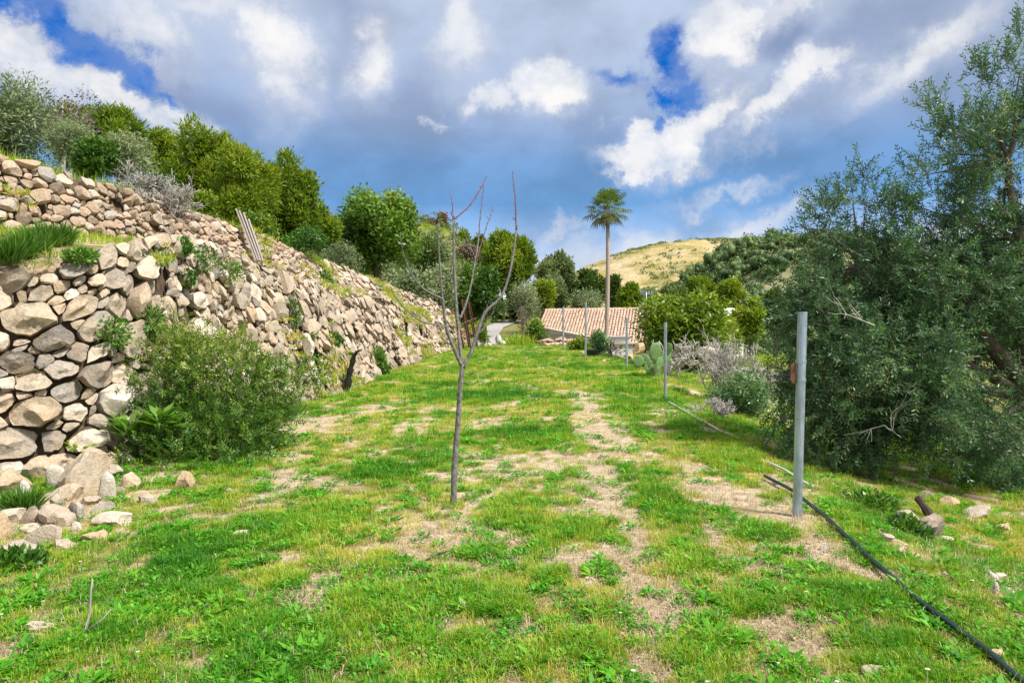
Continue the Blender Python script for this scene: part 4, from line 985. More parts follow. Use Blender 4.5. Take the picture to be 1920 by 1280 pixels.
# weeds on the walls
def weed(px, py, zone, w, h, label, kind='grass', seed=1, Y=None, tone=.5, name='weed', n=None):
    g = np.random.default_rng(seed)
    if zone is not None: p, nr = ray_surface(px, py, zone); p = p + nr * .05
    else: p = ground_hit(px, py) if Y is None else P(px, py, Y); nr = np.array([.0, -.4, .9])
    k = p[1] / 1280; W, Hh = w * k, h * k
    root = thing(name, label, 'plant', tuple(p)); mb = MB()
    if kind == 'grass':
        n = n or 260; th = g.random(n) * 6.283; u = np.sqrt(g.random(n)); q = p + np.stack([np.cos(th) * u * W * .4, np.sin(th) * u * W * .3, g.uniform(-.1, .15, n) * Hh], 1)
        d = np.stack([np.cos(th) * .6, np.sin(th) * .6, np.full(n, .9)], 1) + g.normal(0, .3, (n, 3)) + nr * .3
        mb.leaves(q, d, g.normal(size=(n, 3)), Hh * .75 * g.uniform(.5, 1.2, n), .018 * max(1, p[1] / 10), np.clip(g.normal(tone, .17, n), 0, 1), .05)
    elif kind == 'leafy':
        n = n or 420; v = g.normal(size=(n, 3)); v /= np.linalg.norm(v, axis=1)[:, None]; q = p + v * (W / 2, W / 2.6, Hh / 2) * (g.random(n) ** .35)[:, None] + (0, -.05, 0)
        mb.leaves(q, v + g.normal(0, .6, (n, 3)) + (0, 0, .2), v + g.normal(0, .6, (n, 3)), .06 * max(1, p[1] / 11), .028 * max(1, p[1] / 11), np.clip(g.normal(tone, .2, n), 0, 1))
    else:
        n = n or 26; th = g.random(n) * 6.283; q = p + np.stack([np.cos(th), np.sin(th), g.uniform(0, 2, n)], 1) * (.03, .03, Hh * .15)
        d = np.stack([np.cos(th), np.sin(th) * .8, g.uniform(.1, .9, n)], 1)
        mb.leaves(q, d, np.stack([-np.cos(th) * .5, -np.sin(th) * .5, np.ones(n)], 1), W * .52 * g.uniform(.7, 1.1, n), W * .13, np.clip(g.normal(tone, .15, n), 0, 1), .12)
    part(mb, 'leaves', M['weed'], root); return root
for k in range(5):
    weed(10 + 24 * k, 492 - 8 * k, None, 60, 58, ['bright green grass clump at the photo edge on the wall top', 'tall green grass clump next to the edge one on the wall top', 'middle grass clump on the earthy wall top', 'grass clump just above the rounded stone on the wall top', 'low grass clump ending the row on the wall top'][k], 'grass', 900 + k, Y=7.3 + .25 * k, n=420, tone=.60, name='grass_clump')
weed(372, 487, zl, 70, 50, 'green weed hanging on the wall top below the planks', 'leafy', 910, tone=.5)
weed(335, 465, zl, 40, 34, 'small green weed on the wall rim left of the hanging one', 'leafy', 911, tone=.45)
weed(420, 510, zl, 70, 46, 'yellowish weed where the big stones meet the rubble', 'leafy', 912, tone=.72)
weed(345, 525, zl, 30, 34, 'dark small weed in a gap of the lower wall', 'leafy', 913, tone=.35)
weed(456, 590, zr, 40, 58, 'dark green weed growing from the rubble above the big bush', 'leafy', 914, tone=.40)
weed(605, 532, zr, 34, 40, 'bluish green weed in the upper rubble bank', 'leafy', 915, tone=.35)
weed(568, 645, zr, 56, 50, 'bright green lily like plant rooted in the rubble bank', 'strap', 916, tone=.75)
weed(622, 640, zr, 26, 24, 'little green weed right of the lily like plant', 'leafy', 917, tone=.5)
weed(705, 670, zr, 30, 40, 'pale green weed in the middle of the far rubble', 'leafy', 918, tone=.75)
weed(715, 690, zr, 26, 40, 'green weed at the foot of the far rubble', 'leafy', 919, tone=.6)
weed(210, 628, zl, 70, 60, 'olive green weed on the wall left of the big bush', 'leafy', 920, tone=.7)
weed(275, 600, zl, 50, 60, 'leafy weed between grey boulders above the bush', 'leafy', 921, tone=.65)
weed(240, 820, None, 90, 80, 'broad leaved light green plant in front of the bush, lower left', 'strap', 922, Y=7.2, tone=.72, n=40)
weed(300, 808, None, 100, 80, 'broad leaved light green plant in front of the bush, taller one', 'strap', 923, Y=7.2, tone=.70, n=44)
weed(150, 480, zl, 60, 26, 'low yellowish weed along the terrace rim', 'leafy', 924, tone=.7)
weed(560, 700, zr, 100, 70, 'yellow green weed at the rubble foot right of the bush', 'leafy', 925, tone=.75, n=700)
weed(520, 790, None, 90, 60, 'grass clump at the right end of the bush', 'grass', 926, tone=.5, n=380, name='grass_clump')
weed(40, 960, None, 60, 60, 'dark green grass clump among the tumbled stones', 'grass', 927, tone=.4, n=260, name='grass_clump')
weed(40, 1060, None, 110, 60, 'dark leafy weed clump below the long flat stone', 'leafy', 928, tone=.35, n=600)
weed(1620, 950, None, 110, 60, 'leafy weeds growing right of the nearest post', 'leafy', 929, tone=.6, n=800)
weed(1690, 1000, None, 80, 70, 'green nettle like weed left of the jagged rocks', 'leafy', 930, tone=.45, n=700)

g = np.random.default_rng(29); P_, T_ = [], []
for zone, n, lo in ((zl, 70, 0.), (zu, 110, 0.), (zr, 900, 0.)):
    a = g.uniform(0, zone.A, n * 4); b = g.uniform(0, zone.B, n * 4); w_ = fbm2(a * .6, b * .9, 3, z=3.); k = np.argsort(-w_ - .12 * g.random(n * 4))[:n]; a, b = a[k], b[k]
    if zone is zr: ok = keep_r(zone.s_of(a), b); a, b = a[ok], b[ok]
    p, n_ = zone.frame(a, b); P_.append(p + n_ * .05); T_.append(np.where(g.random(len(a)) < .35, g.normal(.45, .12, len(a)), g.normal(.06, .14, len(a))))
P_ = np.concatenate(P_); T_ = np.concatenate(T_); n = len(P_)
wm = [rosette(34, .16, .10, .030, 640 + k, .6, .2, .8).mesh('joint_weed', M['grass']) for k in range(3)] + [blades(30, .14, .08, .26, .012, .8, 650 + k, .3, .95).mesh('joint_grass', M['grass']) for k in range(3)]
scatter('ground_cover', P_, g.random(n) * 6.28, .45 + .8 * g.random(n), g.integers(0, 6, n), T_, proto_collection('joint_plant', wm), M['grass'])

# ------------------------------------------------------------------ big bush against the lower wall
def bush(label):
    g = np.random.default_rng(41); Yb = 8.1
    c = P(360, 770, Yb); root = thing('lentisk_bush', label, 'bush', (c[0], Yb, float(H(c[0] + .3, Yb))))
    lob = [(190,690,40,40,.1),(215,770,45,50,-.1),(340,610,40,40,.4),(250,700,75,80,-.1),(330,680,90,80,.0),(420,680,90,75,.3),(470,740,70,70,.4),(330,770,110,80,-.3),(420,800,100,75,-.2),(290,830,90,60,-.5),(380,860,110,50,-.6),(450,830,70,60,-.2),(250,640,50,40,.2),(400,630,70,40,.5),(500,690,50,50,.6),(310,890,60,25,-.7),(420,885,70,25,-.6)]
    lb = []
    for px, py, rx, ry, dy in lob:
        px = 328 + (px - 352) * 1.26; py = 800 + (py - 786) * .88; q = P(px, py, Yb + dy); k = (Yb + dy) / 1280; lb.append((q, np.array([rx * k, (rx + ry) * .45 * k, ry * k])))
    st = MB(); p0 = np.array([c[0], Yb, float(H(c[0] + .3, Yb)) - .05])
    for k, (q, r) in enumerate(lb): st.tube(limb(p0 + g.normal(0, .12, 3) * (1, 1, 0), q, 6, .12, 50 + k, .05), np.linspace(.022, .006, 6), 5)
    for k in range(26):
        q, r = lb[g.integers(len(lb))]; s = q + g.normal(0, .5, 3) * r; st.tube(limb(s, s + g.normal(0, .9, 3) * r, 5, .1, 90 + k), np.linspace(.006, .002, 5), 4)
    part(st, 'stems', M['bark'], root)
    n = 6200; lb = [(q, r * g.uniform(.6, 1.05)) for q, r in lb]; pts, v, k = crown_pts(lb, n, g, .35); pts += v * np.abs(g.normal(0, .10, n))[:, None]
    d = v * .6 + g.normal(0, .5, (n, 3)) + (0, 0, .35); d /= np.linalg.norm(d, axis=1)[:, None]
    sd = np.cross(d, g.normal(size=(n, 3))); sd /= np.linalg.norm(sd, axis=1)[:, None]; up = np.cross(sd, d)
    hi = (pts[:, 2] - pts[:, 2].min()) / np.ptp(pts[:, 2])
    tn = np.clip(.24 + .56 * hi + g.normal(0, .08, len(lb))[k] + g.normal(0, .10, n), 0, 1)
    lf = MB(); ln = g.uniform(.09, .16, n)
    for j in range(5):
        for s in (-1, 1):
            t = (j + .6) / 5; b = pts + d * (ln * t)[:, None]
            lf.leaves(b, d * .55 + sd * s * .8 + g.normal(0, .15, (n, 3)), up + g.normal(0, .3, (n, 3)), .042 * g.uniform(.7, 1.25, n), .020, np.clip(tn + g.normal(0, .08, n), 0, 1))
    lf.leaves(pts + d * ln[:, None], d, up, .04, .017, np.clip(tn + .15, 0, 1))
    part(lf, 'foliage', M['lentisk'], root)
    return root
bush('large bushy green shrub with small leaves growing against the stone wall')

# ------------------------------------------------------------------ big olive tree on the right
def olive():
    g = np.random.default_rng(61); Yo = 8.6
    bx = P(2010, 900, Yo)[0]; p0 = np.array([bx, Yo, float(H(bx, Yo)) - .1])
    root = thing('olive_tree', 'large dark olive tree overhanging the right bank behind the nearest post', 'tree', tuple(p0 + (0, 0, .1)))
    LB = [(1525,640,75,130,0,1.0),(1610,560,105,150,.2,1.1),(1660,720,140,160,-.3,1.2),(1575,790,100,85,-.4,1.),(1760,780,140,90,-.5,1.),(1490,740,55,70,-.1,.7),(1850,640,130,180,.5,.85),(1760,560,140,150,.3,1.1),
          (1870,820,110,80,-.2,.9),(1560,450,50,95,.2,.7),(1635,410,60,95,.3,.7),(1690,480,90,100,.3,.8),(1800,440,90,120,.3,.75),(1880,480,90,130,.4,.8),(1790,270,60,130,.2,.4),(1850,230,80,140,.3,.42),(1910,180,60,150,.3,.42),(1950,350,90,200,.5,.5),(2040,600,150,300,.6,.7),(1455,690,30,60,.1,.35),(1745,340,40,80,.2,.25),(1490,540,40,55,.3,.4)]
    lb = []; wt = []
    for px, py, rx, ry, dy, w in LB:
        q = P(px, py, Yo + dy); k = (Yo + dy) / 1280; r = np.array([rx * k, (rx + ry) * .5 * k, ry * k]); lb.append((q, r)); wt.append(w * rx * ry)
    fork = P(1935, 745, Yo)
    tr = MB(); tr.tube(limb(p0, fork, 7, .10, 3), np.linspace(.24, .17, 7), 10); part(tr, 'trunk', M['bark'], root)
    hubs = []
    for k, (mid, end, r0) in enumerate([((1860,650),(1800,540),.12), ((1850,700),(1680,640),.09), ((1920,600),(1890,300),.11), ((1960,620),(2040,400),.11), ((1800,720),(1600,780),.07), ((1800,560),(1620,500),.07), ((1880,780),(1780,830),.05)]):
        m_ = P(*mid, Yo - .1); e = P(*end, Yo + .2 * (k % 3 - 1)); l1 = limb(fork, m_, 5, .06, 20 + k); l2 = limb(m_, e, 7, .08, 40 + k)
        part(MB().tube(np.vstack([l1, l2[1:]]), np.linspace(r0, r0 * .3, 11), 8), 'limb', M['bark'], root); hubs += [m_, e, l2[3]]
    bt = MB()
    for k, (q, r) in enumerate(lb):
        for j in range(3):
            s = min(hubs, key=lambda h_: np.linalg.norm(h_ - q)); e = q + g.normal(0, .4, 3) * r
            bt.tube(limb(s, e, 7, .10, 200 + k * 5 + j, .03), np.linspace(.022, .006, 7), 5, cap=False)
    part(bt, 'branches', M['bark'], root)
    wt = np.array(wt); wt /= wt.sum(); CL = []
    for (q, r), w_ in zip(lb, wt):
        for _ in range(max(2, int(620 * w_))):
            v = g.normal(size=3); v /= np.linalg.norm(v); CL.append((q + r * v * g.random() ** .33 * .90, v, g.normal(0, .10), g.uniform(.6, 1.4)))
    cw = np.array([c[3] for c in CL]); cw /= cw.sum()
    NT = 9400; lf = MB(); tw = MB()
    for k in range(NT):
        cc = CL[g.choice(len(CL), p=cw)]; v = cc[1]; s = cc[0] + g.normal(0, .085, 3)
        high = np.clip((s[2] - 1.6) / 2.4, 0, 1); d = v * .5 + g.normal(0, .55, 3) + np.array([-.1, 0, -.30 + 1.15 * high]); d /= np.linalg.norm(d)
        ln = g.uniform(.20, .42); m_ = 5; pts = [s]; dd = d
        for j in range(m_): dd = dd + g.normal(0, .10, 3) + np.array([0, 0, -.05 + .1 * high]); dd /= np.linalg.norm(dd); pts.append(pts[-1] + dd * ln / m_)
        pts = np.array(pts); tw.tube(pts, np.linspace(.0045, .0015, m_ + 1), 3, .5, False)
        npair = int(ln / .030); t = np.linspace(.08, 1, npair) * m_; ii = np.clip(t.astype(int), 0, m_ - 1); f = (t - ii)[:, None]
        b = pts[ii] * (1 - f) + pts[ii + 1] * f; ax = pts[ii + 1] - pts[ii]; ax /= np.linalg.norm(ax, axis=1)[:, None]
        rv = g.normal(size=3); sd = np.cross(ax, rv); sd /= np.linalg.norm(sd, axis=1)[:, None]; s2 = np.cross(ax, sd)
        alt = (np.arange(npair) % 2)[:, None]; sd = sd * alt + s2 * (1 - alt)
        tn = np.clip(.44 + cc[2] + g.normal(0, .10) + g.normal(0, .13, npair), 0, 1)
        for sg in (-1, 1): lf.leaves(b, ax * .75 + sd * sg * .8 + g.normal(0, .2, (npair, 3)), s2 + g.normal(0, .4, (npair, 3)), .062 * g.uniform(.7, 1.2, npair), .0165, tn, .05)
    part(tw, 'twigs', M['bark'], root); part(lf, 'foliage', M['olive'], root)
    for (px, py, sd) in ((1600,590,2),(1650,800,4)):
        gg = np.random.default_rng(sd); dt = MB(); twigs(dt, P(px + 40, py + 20, Yo - .95), np.array([-1., -.3, .35]), .35, .007, 2, gg, .6, .1, 4, .002)
        part(dt, 'dead_twig', M['dead'], root)
olive()

# ------------------------------------------------------------------ trees on the slope above the walls
T = tree
T('olive_tree', 'grey green olive tree cut by the left photo edge on the slope', 'tree', -90, 120, 150, 330, 15., 'grey_olive', 5200, (.11, .03), seed=301, nl=12, tone=-.12)
T('thin_tree', 'sparse dry purplish tree rising beside the edge olive', 'tree', 30, 205, 165, 290, 16.5, 'purple', 1100, (.10, .035), seed=302, nl=9, tone=.1, bark='dead')
T('pine_tree', 'round yellow green pine at the top left behind the grey shrubs', 'tree', 95, 215, 192, 330, 23., 'pine', 2600, (.26, .05), 'pine', 303)
T('pine_tree', 'dark olive pine just right of the round yellow green one', 'tree', 165, 285, 188, 330, 21.5, 'pine', 2800, (.26, .05), 'pine', 304, tone=-.12)
T('pine_tree', 'small drooping pine in the gap before the tallest pines', 'tree', 255, 345, 232, 350, 25., 'pine', 1600, (.26, .05), 'pine', 305, tone=.05, nl=7)
T('pine_tree', 'tallest pine of the slope with a domed top above the planks', 'tree', 315, 450, 222, 430, 24., 'pine', 4600, (.28, .05), 'pine', 306, nl=14)
T('pine_tree', 'bright feathery pine in front of the domed one', 'tree', 395, 525, 262, 450, 22.5, 'pine', 4400, (.28, .045), 'pine', 307, nl=14, tone=.10)
T('pine_tree', 'dark twin topped pine standing right of the planks', 'tree', 480, 610, 272, 470, 25., 'pine', 4600, (.26, .055), 'pine', 308, nl=14, tone=-.10)
T('pine_tree', 'small low pine between the twin topped pine and the carob', 'tree', 570, 640, 365, 480, 29., 'pine', 1300, (.24, .06), 'pine', 309, tone=.05, nl=7)
T('evergreen_bush', 'dark glossy green bush on the slope beside the grey dead shrub', 'bush', 132, 215, 262, 335, 13.5, 'carob', 2600, (.09, .045), seed=310, nl=9, tone=-.1, trunk=.05)
T('grey_shrub', 'soft grey twiggy shrub between the edge olive and the dark bush', 'shrub', 85, 175, 222, 315, 14.5, 'grey_olive', 2000, (.10, .016), seed=311, nl=8, tone=.12, bark='dead', trunk=.05)
T('grey_shrub', 'pale sage green shrub growing behind the bleached dead shrub', 'shrub', 165, 285, 246, 350, 14.6, 'grey_olive', 3800, (.10, .018), seed=312, nl=9, tone=.18, bark='dead', trunk=.05)
dead_shrub('dead_shrub', 'bleached leafless shrub sprawling over the top of the upper wall', 285, 366, 1.45, 1.15, 13.8, 313, 'dead', 14, 4, .016, .006, .10, .62, lean=(.4, -.1))
for k, (x0, x1, yt, yb, Y, lab) in enumerate([(225, 330, 330, 380, 14.2, 'low weedy bush under the dead shrub along the wall top'), (340, 420, 365, 425, 17., 'low green bush at the foot of the domed pine'), (430, 530, 400, 460, 19., 'low yellow green bush behind the plank tops'),
                                         (510, 620, 425, 500, 22., 'low leafy bush on the wall top right of the planks'), (590, 680, 455, 515, 27., 'grey green bush on the wall top left of the carob')]):
    T('low_bush', lab, 'bush', x0, x1, yt, yb, Y, ['weed', 'pine', 'fig', 'weed', 'grey_olive'][k], 1500, (.10, .04), seed=320 + k, nl=7, trunk=.04, tone=-.05)
T('carob_tree', 'broad dark green leafy tree at the end of the upper wall', 'tree', 618, 792, 336, 540, 33., 'carob', 7000, (.24, .11), seed=330, nl=16, tone=.02, lobe_r=(.26, .40))
for k, (x0, x1, yt, yb, Y, m_, lab) in enumerate([(650, 740, 480, 560, 38., 'grey_olive', 'greyish bush under the broad dark tree behind the rubble top'), (730, 815, 488, 580, 41., 'grey_olive', 'pale olive like tree behind the rubble top left of the sapling'),
      (790, 860, 500, 600, 44., 'grey_olive', 'grey green olive seen through the left sapling branches'), (770, 830, 445, 530, 60., 'pine_dark', 'dark layered conifer on the slope above the grey olives'),
      (840, 905, 485, 600, 50., 'carob', 'deep green leafy tree directly left of the big pine'), (875, 945, 500, 615, 48., 'carob', 'very dark shrub mass at the foot of the big pine'), (800, 850, 455, 500, 78., 'grey_olive', 'hazy grey tree in the middle of the far slope')]):
    T('hillside_tree', lab, 'tree', x0, x1, yt, yb, Y, m_, 2600, (.30, .12), seed=340 + k, nl=10, tone=[.0, .05, .0, 0, -.05, -.2, .1][k])
T('pine_tree', 'big bright green pine with a pale bare trunk left of the house', 'tree', 895, 1003, 430, 560, 62., 'pine', 6200, (.55, .13), 'pine', 350, base=952, nl=15, trunk=.055, tone=.0, bark='palm_trunk')
T('cypress_tree', 'narrow dark cypress beside the pale pine trunk', 'tree', 955, 973, 528, 600, 57., 'pine_dark', 900, (.35, .12), 'pine', 351, nl=6, tone=-.15)
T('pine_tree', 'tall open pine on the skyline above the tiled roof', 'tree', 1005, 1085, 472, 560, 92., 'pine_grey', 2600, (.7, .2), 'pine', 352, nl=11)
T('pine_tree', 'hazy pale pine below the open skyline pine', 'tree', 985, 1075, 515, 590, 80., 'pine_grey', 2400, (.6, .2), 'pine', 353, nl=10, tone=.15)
T('grey_shrub', 'grey leafless looking shrub right of the pale pine trunk', 'shrub', 960, 1012, 532, 610, 56., 'grey_olive', 1500, (.36, .06), seed=354, nl=8, tone=.22, bark='dead')
T('pine_tree', 'upright yellow green pine behind the left roof corner', 'tree', 998, 1040, 518, 600, 60., 'pine', 1900, (.42, .11), 'pine', 355, nl=8, tone=.12)
T('carob_tree', 'dark round tree right behind the roof left of the palm trunk', 'tree', 1066, 1138, 498, 590, 72., 'pine_dark', 3000, (.5, .2), 'pine', 356, nl=10, tone=-.05)
T('olive_tree', 'pale grey green olive rising just over the roof ridge', 'tree', 1070, 1130, 546, 600, 62., 'grey_olive', 2000, (.3, .09), seed=357, nl=8, tone=.05)
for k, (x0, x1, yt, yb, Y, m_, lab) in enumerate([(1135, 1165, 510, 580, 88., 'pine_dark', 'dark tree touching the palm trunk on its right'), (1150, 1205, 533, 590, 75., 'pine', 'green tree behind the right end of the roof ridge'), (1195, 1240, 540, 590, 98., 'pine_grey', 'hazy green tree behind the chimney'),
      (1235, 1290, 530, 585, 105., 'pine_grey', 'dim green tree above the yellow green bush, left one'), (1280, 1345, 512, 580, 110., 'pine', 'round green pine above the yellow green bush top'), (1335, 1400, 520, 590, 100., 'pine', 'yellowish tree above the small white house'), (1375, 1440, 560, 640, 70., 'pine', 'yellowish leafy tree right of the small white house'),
      (1330, 1388, 602, 670, 60., 'pine', 'low bright tree just below the small white house'), (1210, 1260, 555, 600, 80., 'pine', 'low dark green tree behind the antenna'), (1420, 1490, 540, 640, 85., 'pine_dark', 'dim dark tree seen left of the olive crown')]):
    T('valley_tree', lab, 'tree', x0, x1, yt, yb, Y, m_, 1700, (.6, .2), 'pine', 360 + k, nl=8, tone=[-.1, .0, 0, 0, 0, .1, .12, .1, -.05, -.1][k])
for k, (x0, x1, yt, yb, Y, m_, lab) in enumerate([(788, 815, 408, 445, 122., 'brownpine', 'greyish brown dry pine on the ridge, left of the pair'), (812, 842, 400, 450, 120., 'brownpine', 'tallest brown dry pine on the ridge'), (845, 885, 432, 475, 112., 'pine', 'green ridge tree right of the brown pines'),
      (880, 915, 440, 480, 108., 'pine_dark', 'dark ridge tree above the big pine shoulder'), (800, 832, 440, 475, 112., 'pine_dark', 'dark green tree just below the brown ridge pines'), (850, 900, 462, 510, 95., 'brownpine', 'brownish bare thicket on the slope behind the sapling fork'),
      (730, 800, 430, 500, 95., 'pine', 'green pine on the far slope behind the carob edge'), (905, 935, 452, 500, 100., 'pine', 'small green pine tucked behind the big pine on the ridge'), (690, 760, 440, 520, 80., 'pine_grey', 'hazy tree behind the carob crown')]):
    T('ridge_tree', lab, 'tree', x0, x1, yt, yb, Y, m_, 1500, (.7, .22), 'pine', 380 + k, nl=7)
# yellow green big leafy bush right of the house, dead shrub in front of it
T('loquat_bush', 'large bright yellow green bush beside the tiled roof', 'bush', 1182, 1400, 548, 690, 27., 'fig', 7000, (.26, .085), seed=401, nl=17, tone=.05, droop=.35, lobe_r=(.22, .36), trunk=.05)
T('green_shrub', 'green shrub under the olive branches behind the dead shrub', 'shrub', 1330, 1450, 690, 790, 14., 'olive', 2400, (.10, .03), seed=402, nl=8, tone=.12, trunk=.05)
T('low_bush', 'small yellowish bush between plant pot and lawn end', 'bush', 1068, 1108, 634, 662, 34., 'fig', 700, (.14, .06), seed=403, nl=6, trunk=.04, tone=-.1)
T('green_shrub', 'dark green leafy shrub left of the plaster wall below the road', 'shrub', 985, 1020, 590, 650, 46., 'carob', 1300, (.22, .08), seed=404, nl=8, trunk=.04)
T('green_shrub', 'bushy plant growing up from the black pot', 'shrub', 1108, 1142, 622, 662, 28.6, 'olive', 900, (.12, .05), seed=405, nl=7, trunk=.04, tone=.1)
T('low_bush', 'yellow green sprig beside the rusty beams', 'bush', 893, 912, 600, 652, 38., 'fig', 420, (.16, .06), seed=406, nl=6, trunk=.03)
dead_shrub('dead_shrub', 'silvery leafless shrub spreading in front of the yellow green bush', 1352, 735, 2.0, 1.75, 16., 411, 'dead', 9, 4, .021, .0068, .20, .70)
dead_shrub('dead_shrub', 'smaller silvery dead shrub reaching toward the olive crown', 1425, 745, 1.3, 1.3, 15., 412, 'dead', 7, 3, .016, .0065, .2, .70)
dead_shrub('dead_shrub', 'grey dead branches left of the second post above the cactus', 1262, 690, 2.2, 1.5, 21., 413, 'dead', 7, 3, .035, .014, .1, .65, lean=(-.35, 0))
dead_shrub('dead_shrub', 'dark grey dry plant beside the white tank', 1152, 668, .9, 1.0, 29., 414, 'grey_bark', 8, 3, .03, .014, .15, .6)
dead_shrub('dry_weed', 'tiny brown dry weed in the gravelly lawn patch', 955, 1012, .16, .09, 4.8, 415, 'bark', 10, 2, .003, .0018, .1, .5)
dead_shrub('dry_weed', 'bare grey weed stems at the lawn edge left of the olive foot', 1330, 775, 1.0, .5, 12., 416, 'dead', 14, 3, .010, .005, .15, .6)
T('low_bush', 'reddish bare twig bush at the road bend left of the house', 'bush', 968, 992, 575, 640, 48., 'brownpine', 260, (.2, .05), seed=420, nl=5, trunk=.03, bark='bark')

# prickly pear
cx_ = P(1232, 690, 19.); g = np.random.default_rng(71); z = float(H(cx_[0], 19.)); cac = thing('prickly_pear', 'prickly pear cactus with flat green pads behind the second post', 'cactus', (cx_[0], 19., z))
def pad(px, py, w, h, rot, Y, yaw, tone):
    px = 1226 + (px - 1226) * .85; py = 684 + (py - 684) * .82; w *= .72; h *= .76; mb = MB(); nu, nv = 14, 9; u = np.arange(nu) * 2 * math.pi / nu; v = np.linspace(0, math.pi, nv)
    V = np.array([[math.cos(a) * math.sin(b) * (1 - .18 * math.cos(b)), math.sin(a) * math.sin(b) * .14, -math.cos(b)] for b in v for a in u])
    i = np.arange(nv - 1)[:, None] * nu; j = np.arange(nu)[None]; Q = np.stack([i + j, i + (j + 1) % nu, i + nu + (j + 1) % nu, i + nu + j], -1).reshape(-1, 4)
    k = Y / 1280; V = V * (w / 2 * k, w / 2 * k, h / 2 * k)
    Mr = np.array(Matrix.Rotation(yaw, 3, 'Z') @ Matrix.Rotation(R(rot), 3, 'Y')); V = V @ Mr.T + P(px, py, Y)
    part(mb.add(V, Q, tone), 'pad', M['cactus'], cac)
for a in [(1232,700,22,58,2,19.,.1,.4),(1229,655,34,48,8,18.9,.2,.7),(1206,675,32,38,-38,18.9,-.2,.6),(1193,676,34,28,-70,18.8,.1,.5),(1250,672,34,44,30,19.1,.3,.3),(1257,648,22,34,14,19.1,-.4,.5),(1238,682,24,36,18,18.8,.5,.4),(1215,690,26,36,-20,18.9,.3,.45)]: pad(*a)

# ------------------------------------------------------------------ palm
YP = 47.; pb = P(1134, 700, YP); zg = float(H(pb[0], YP))
pal = thing('palm_tree', 'tall slim fan palm standing in front of the tiled roof', 'palm tree', (pb[0], YP, zg)); hub = P(1139, 390, YP)
g = np.random.default_rng(81); tp = np.linspace(0, 1, 26)[:, None]; tpts = np.array([pb[0], YP, zg - .1]) * (1 - tp) + (hub - (0, 0, .15)) * tp; tpts[:, 0] += .10 * np.sin(tp[:, 0] * 3)
part(MB().tube(tpts, np.linspace(.165, .12, 26) * (1 + .05 * (np.arange(26) % 2)), 12), 'trunk', M['palm_trunk'], pal)
def fan(mb, p, d, stalk, size, g, nseg=20, droop=.3, tone=.5):
    d = d / np.linalg.norm(d); side = np.cross(d, (0, 0, 1.)); side = side / (np.linalg.norm(side) + 1e-6); up = np.cross(side, d)
    q = np.array([p + d * stalk * t + np.array([0, 0, -.12 * stalk * t * t]) for t in np.linspace(0, 1, 4)])
    mb.tube(q, [.022, .018, .014, .012], 4, tone, False); c = q[-1]
    a = np.linspace(-1.95, 1.95, nseg); dirs = np.cos(a)[:, None] * d + np.sin(a)[:, None] * side * .95; dirs[:, 2] -= droop * .5
    L_ = size * (.80 + .25 * np.cos(a)) * g.uniform(.85, 1.1, nseg); dirs /= np.linalg.norm(dirs, axis=1)[:, None]
    mid = c + dirs * (L_ * .62)[:, None]; w = size * .105; sd = np.cross(dirs, up); sd /= np.linalg.norm(sd, axis=1)[:, None]
    tip = mid + (dirs + np.array([0, 0, -.75])) / 1.3 * (L_ * .42)[:, None]
    V = np.stack([np.tile(c, (nseg, 1)), mid + sd * w / 2 , tip, mid - sd * w / 2], 1).reshape(-1, 3)
    mb.add(V, np.arange(4 * nseg).reshape(-1, 4), np.repeat(np.clip(tone + g.normal(0, .1, nseg), 0, 1), 4))
for k in range(40):
    el_ = -0.75 + 2.2 * ((k + .5) / 40) ** .95; th = k * 2.39996; d = np.array([math.cos(th) * math.cos(el_), math.sin(th) * math.cos(el_), math.sin(el_)])
    mb = MB(); fan(mb, hub + d * .1, d, g.uniform(.65, 1.1), g.uniform(.72, .90), g, 16, .08 + .4 * (el_ < .3), float(np.clip(.18 + .30 * (el_ + .5) + g.normal(0, .1), 0, 1)))
    part(mb, 'frond', M['palm'], pal)
for k in range(5):
    th = k * 2.4 + .4; d = np.array([math.cos(th), math.sin(th), -1.0 - .4 * g.random()]); mb = MB(); fan(mb, hub, d, .4, .75, g, 12, .9, g.random()); part(mb, 'dead_frond', M['palm_dead'], pal)
mb = MB(); fan(mb, hub - (0, 0, .55), np.array([-.25, -.3, -1.]), .35, .7, g, 10, .9, .2); part(mb, 'dead_frond', M['palm_dead'], pal)

# ------------------------------------------------------------------ farmhouse with tiled roof
RL, RR_, EL, ER = P(1022, 582, 56.5), P(1232, 579, 54.5), P(1007, 617, 51.5), P(1226, 651, 47.8)
hz = float(H(3.5, 52)); house = thing('farmhouse', 'low farmhouse with a weathered pinkish tiled roof behind the lawn', 'house', (3.5, 52., hz))
roof = MB().add(np.array([RL, RR_, ER, EL]) - (0, 0, .10), [np.array([[0, 1, 2, 3]])]); roof.add(np.array([RL, RR_, ER, EL]) - (0, 0, .24), [np.array([[3, 2, 1, 0]])])
Rb = np.array([RL + (0, 4.5, -2.2), RR_ + (0, 4.5, -2.2)]); roof.add(np.array([RL - (0, 0, .1), Rb[0], Rb[1], RR_ - (0, 0, .1)]), [np.array([[0, 1, 2, 3]])])
part(roof, 'roof', M['tile'], house, False)
g = np.random.default_rng(91); NC, NR = 38, 13; tl = MB()
def tile(mb, a, b, up, r0, r1, tone, flip=1):
    ax = b - a; sd = np.cross(ax, up); sd /= np.linalg.norm(sd); n = np.cross(sd, ax); n /= np.linalg.norm(n); th = np.linspace(0, math.pi, 6)
    o = np.stack([np.cos(th), np.sin(th) * flip], 1); V = np.vstack([a + (o[:, :1] * sd + o[:, 1:] * n) * r0, b + (o[:, :1] * sd + o[:, 1:] * n) * r1]); i = np.arange(5)
    mb.add(V, [np.stack([i, i + 1, i + 7, i + 6], 1), np.array([[6, 7, 8, 9, 10, 11]])], tone)
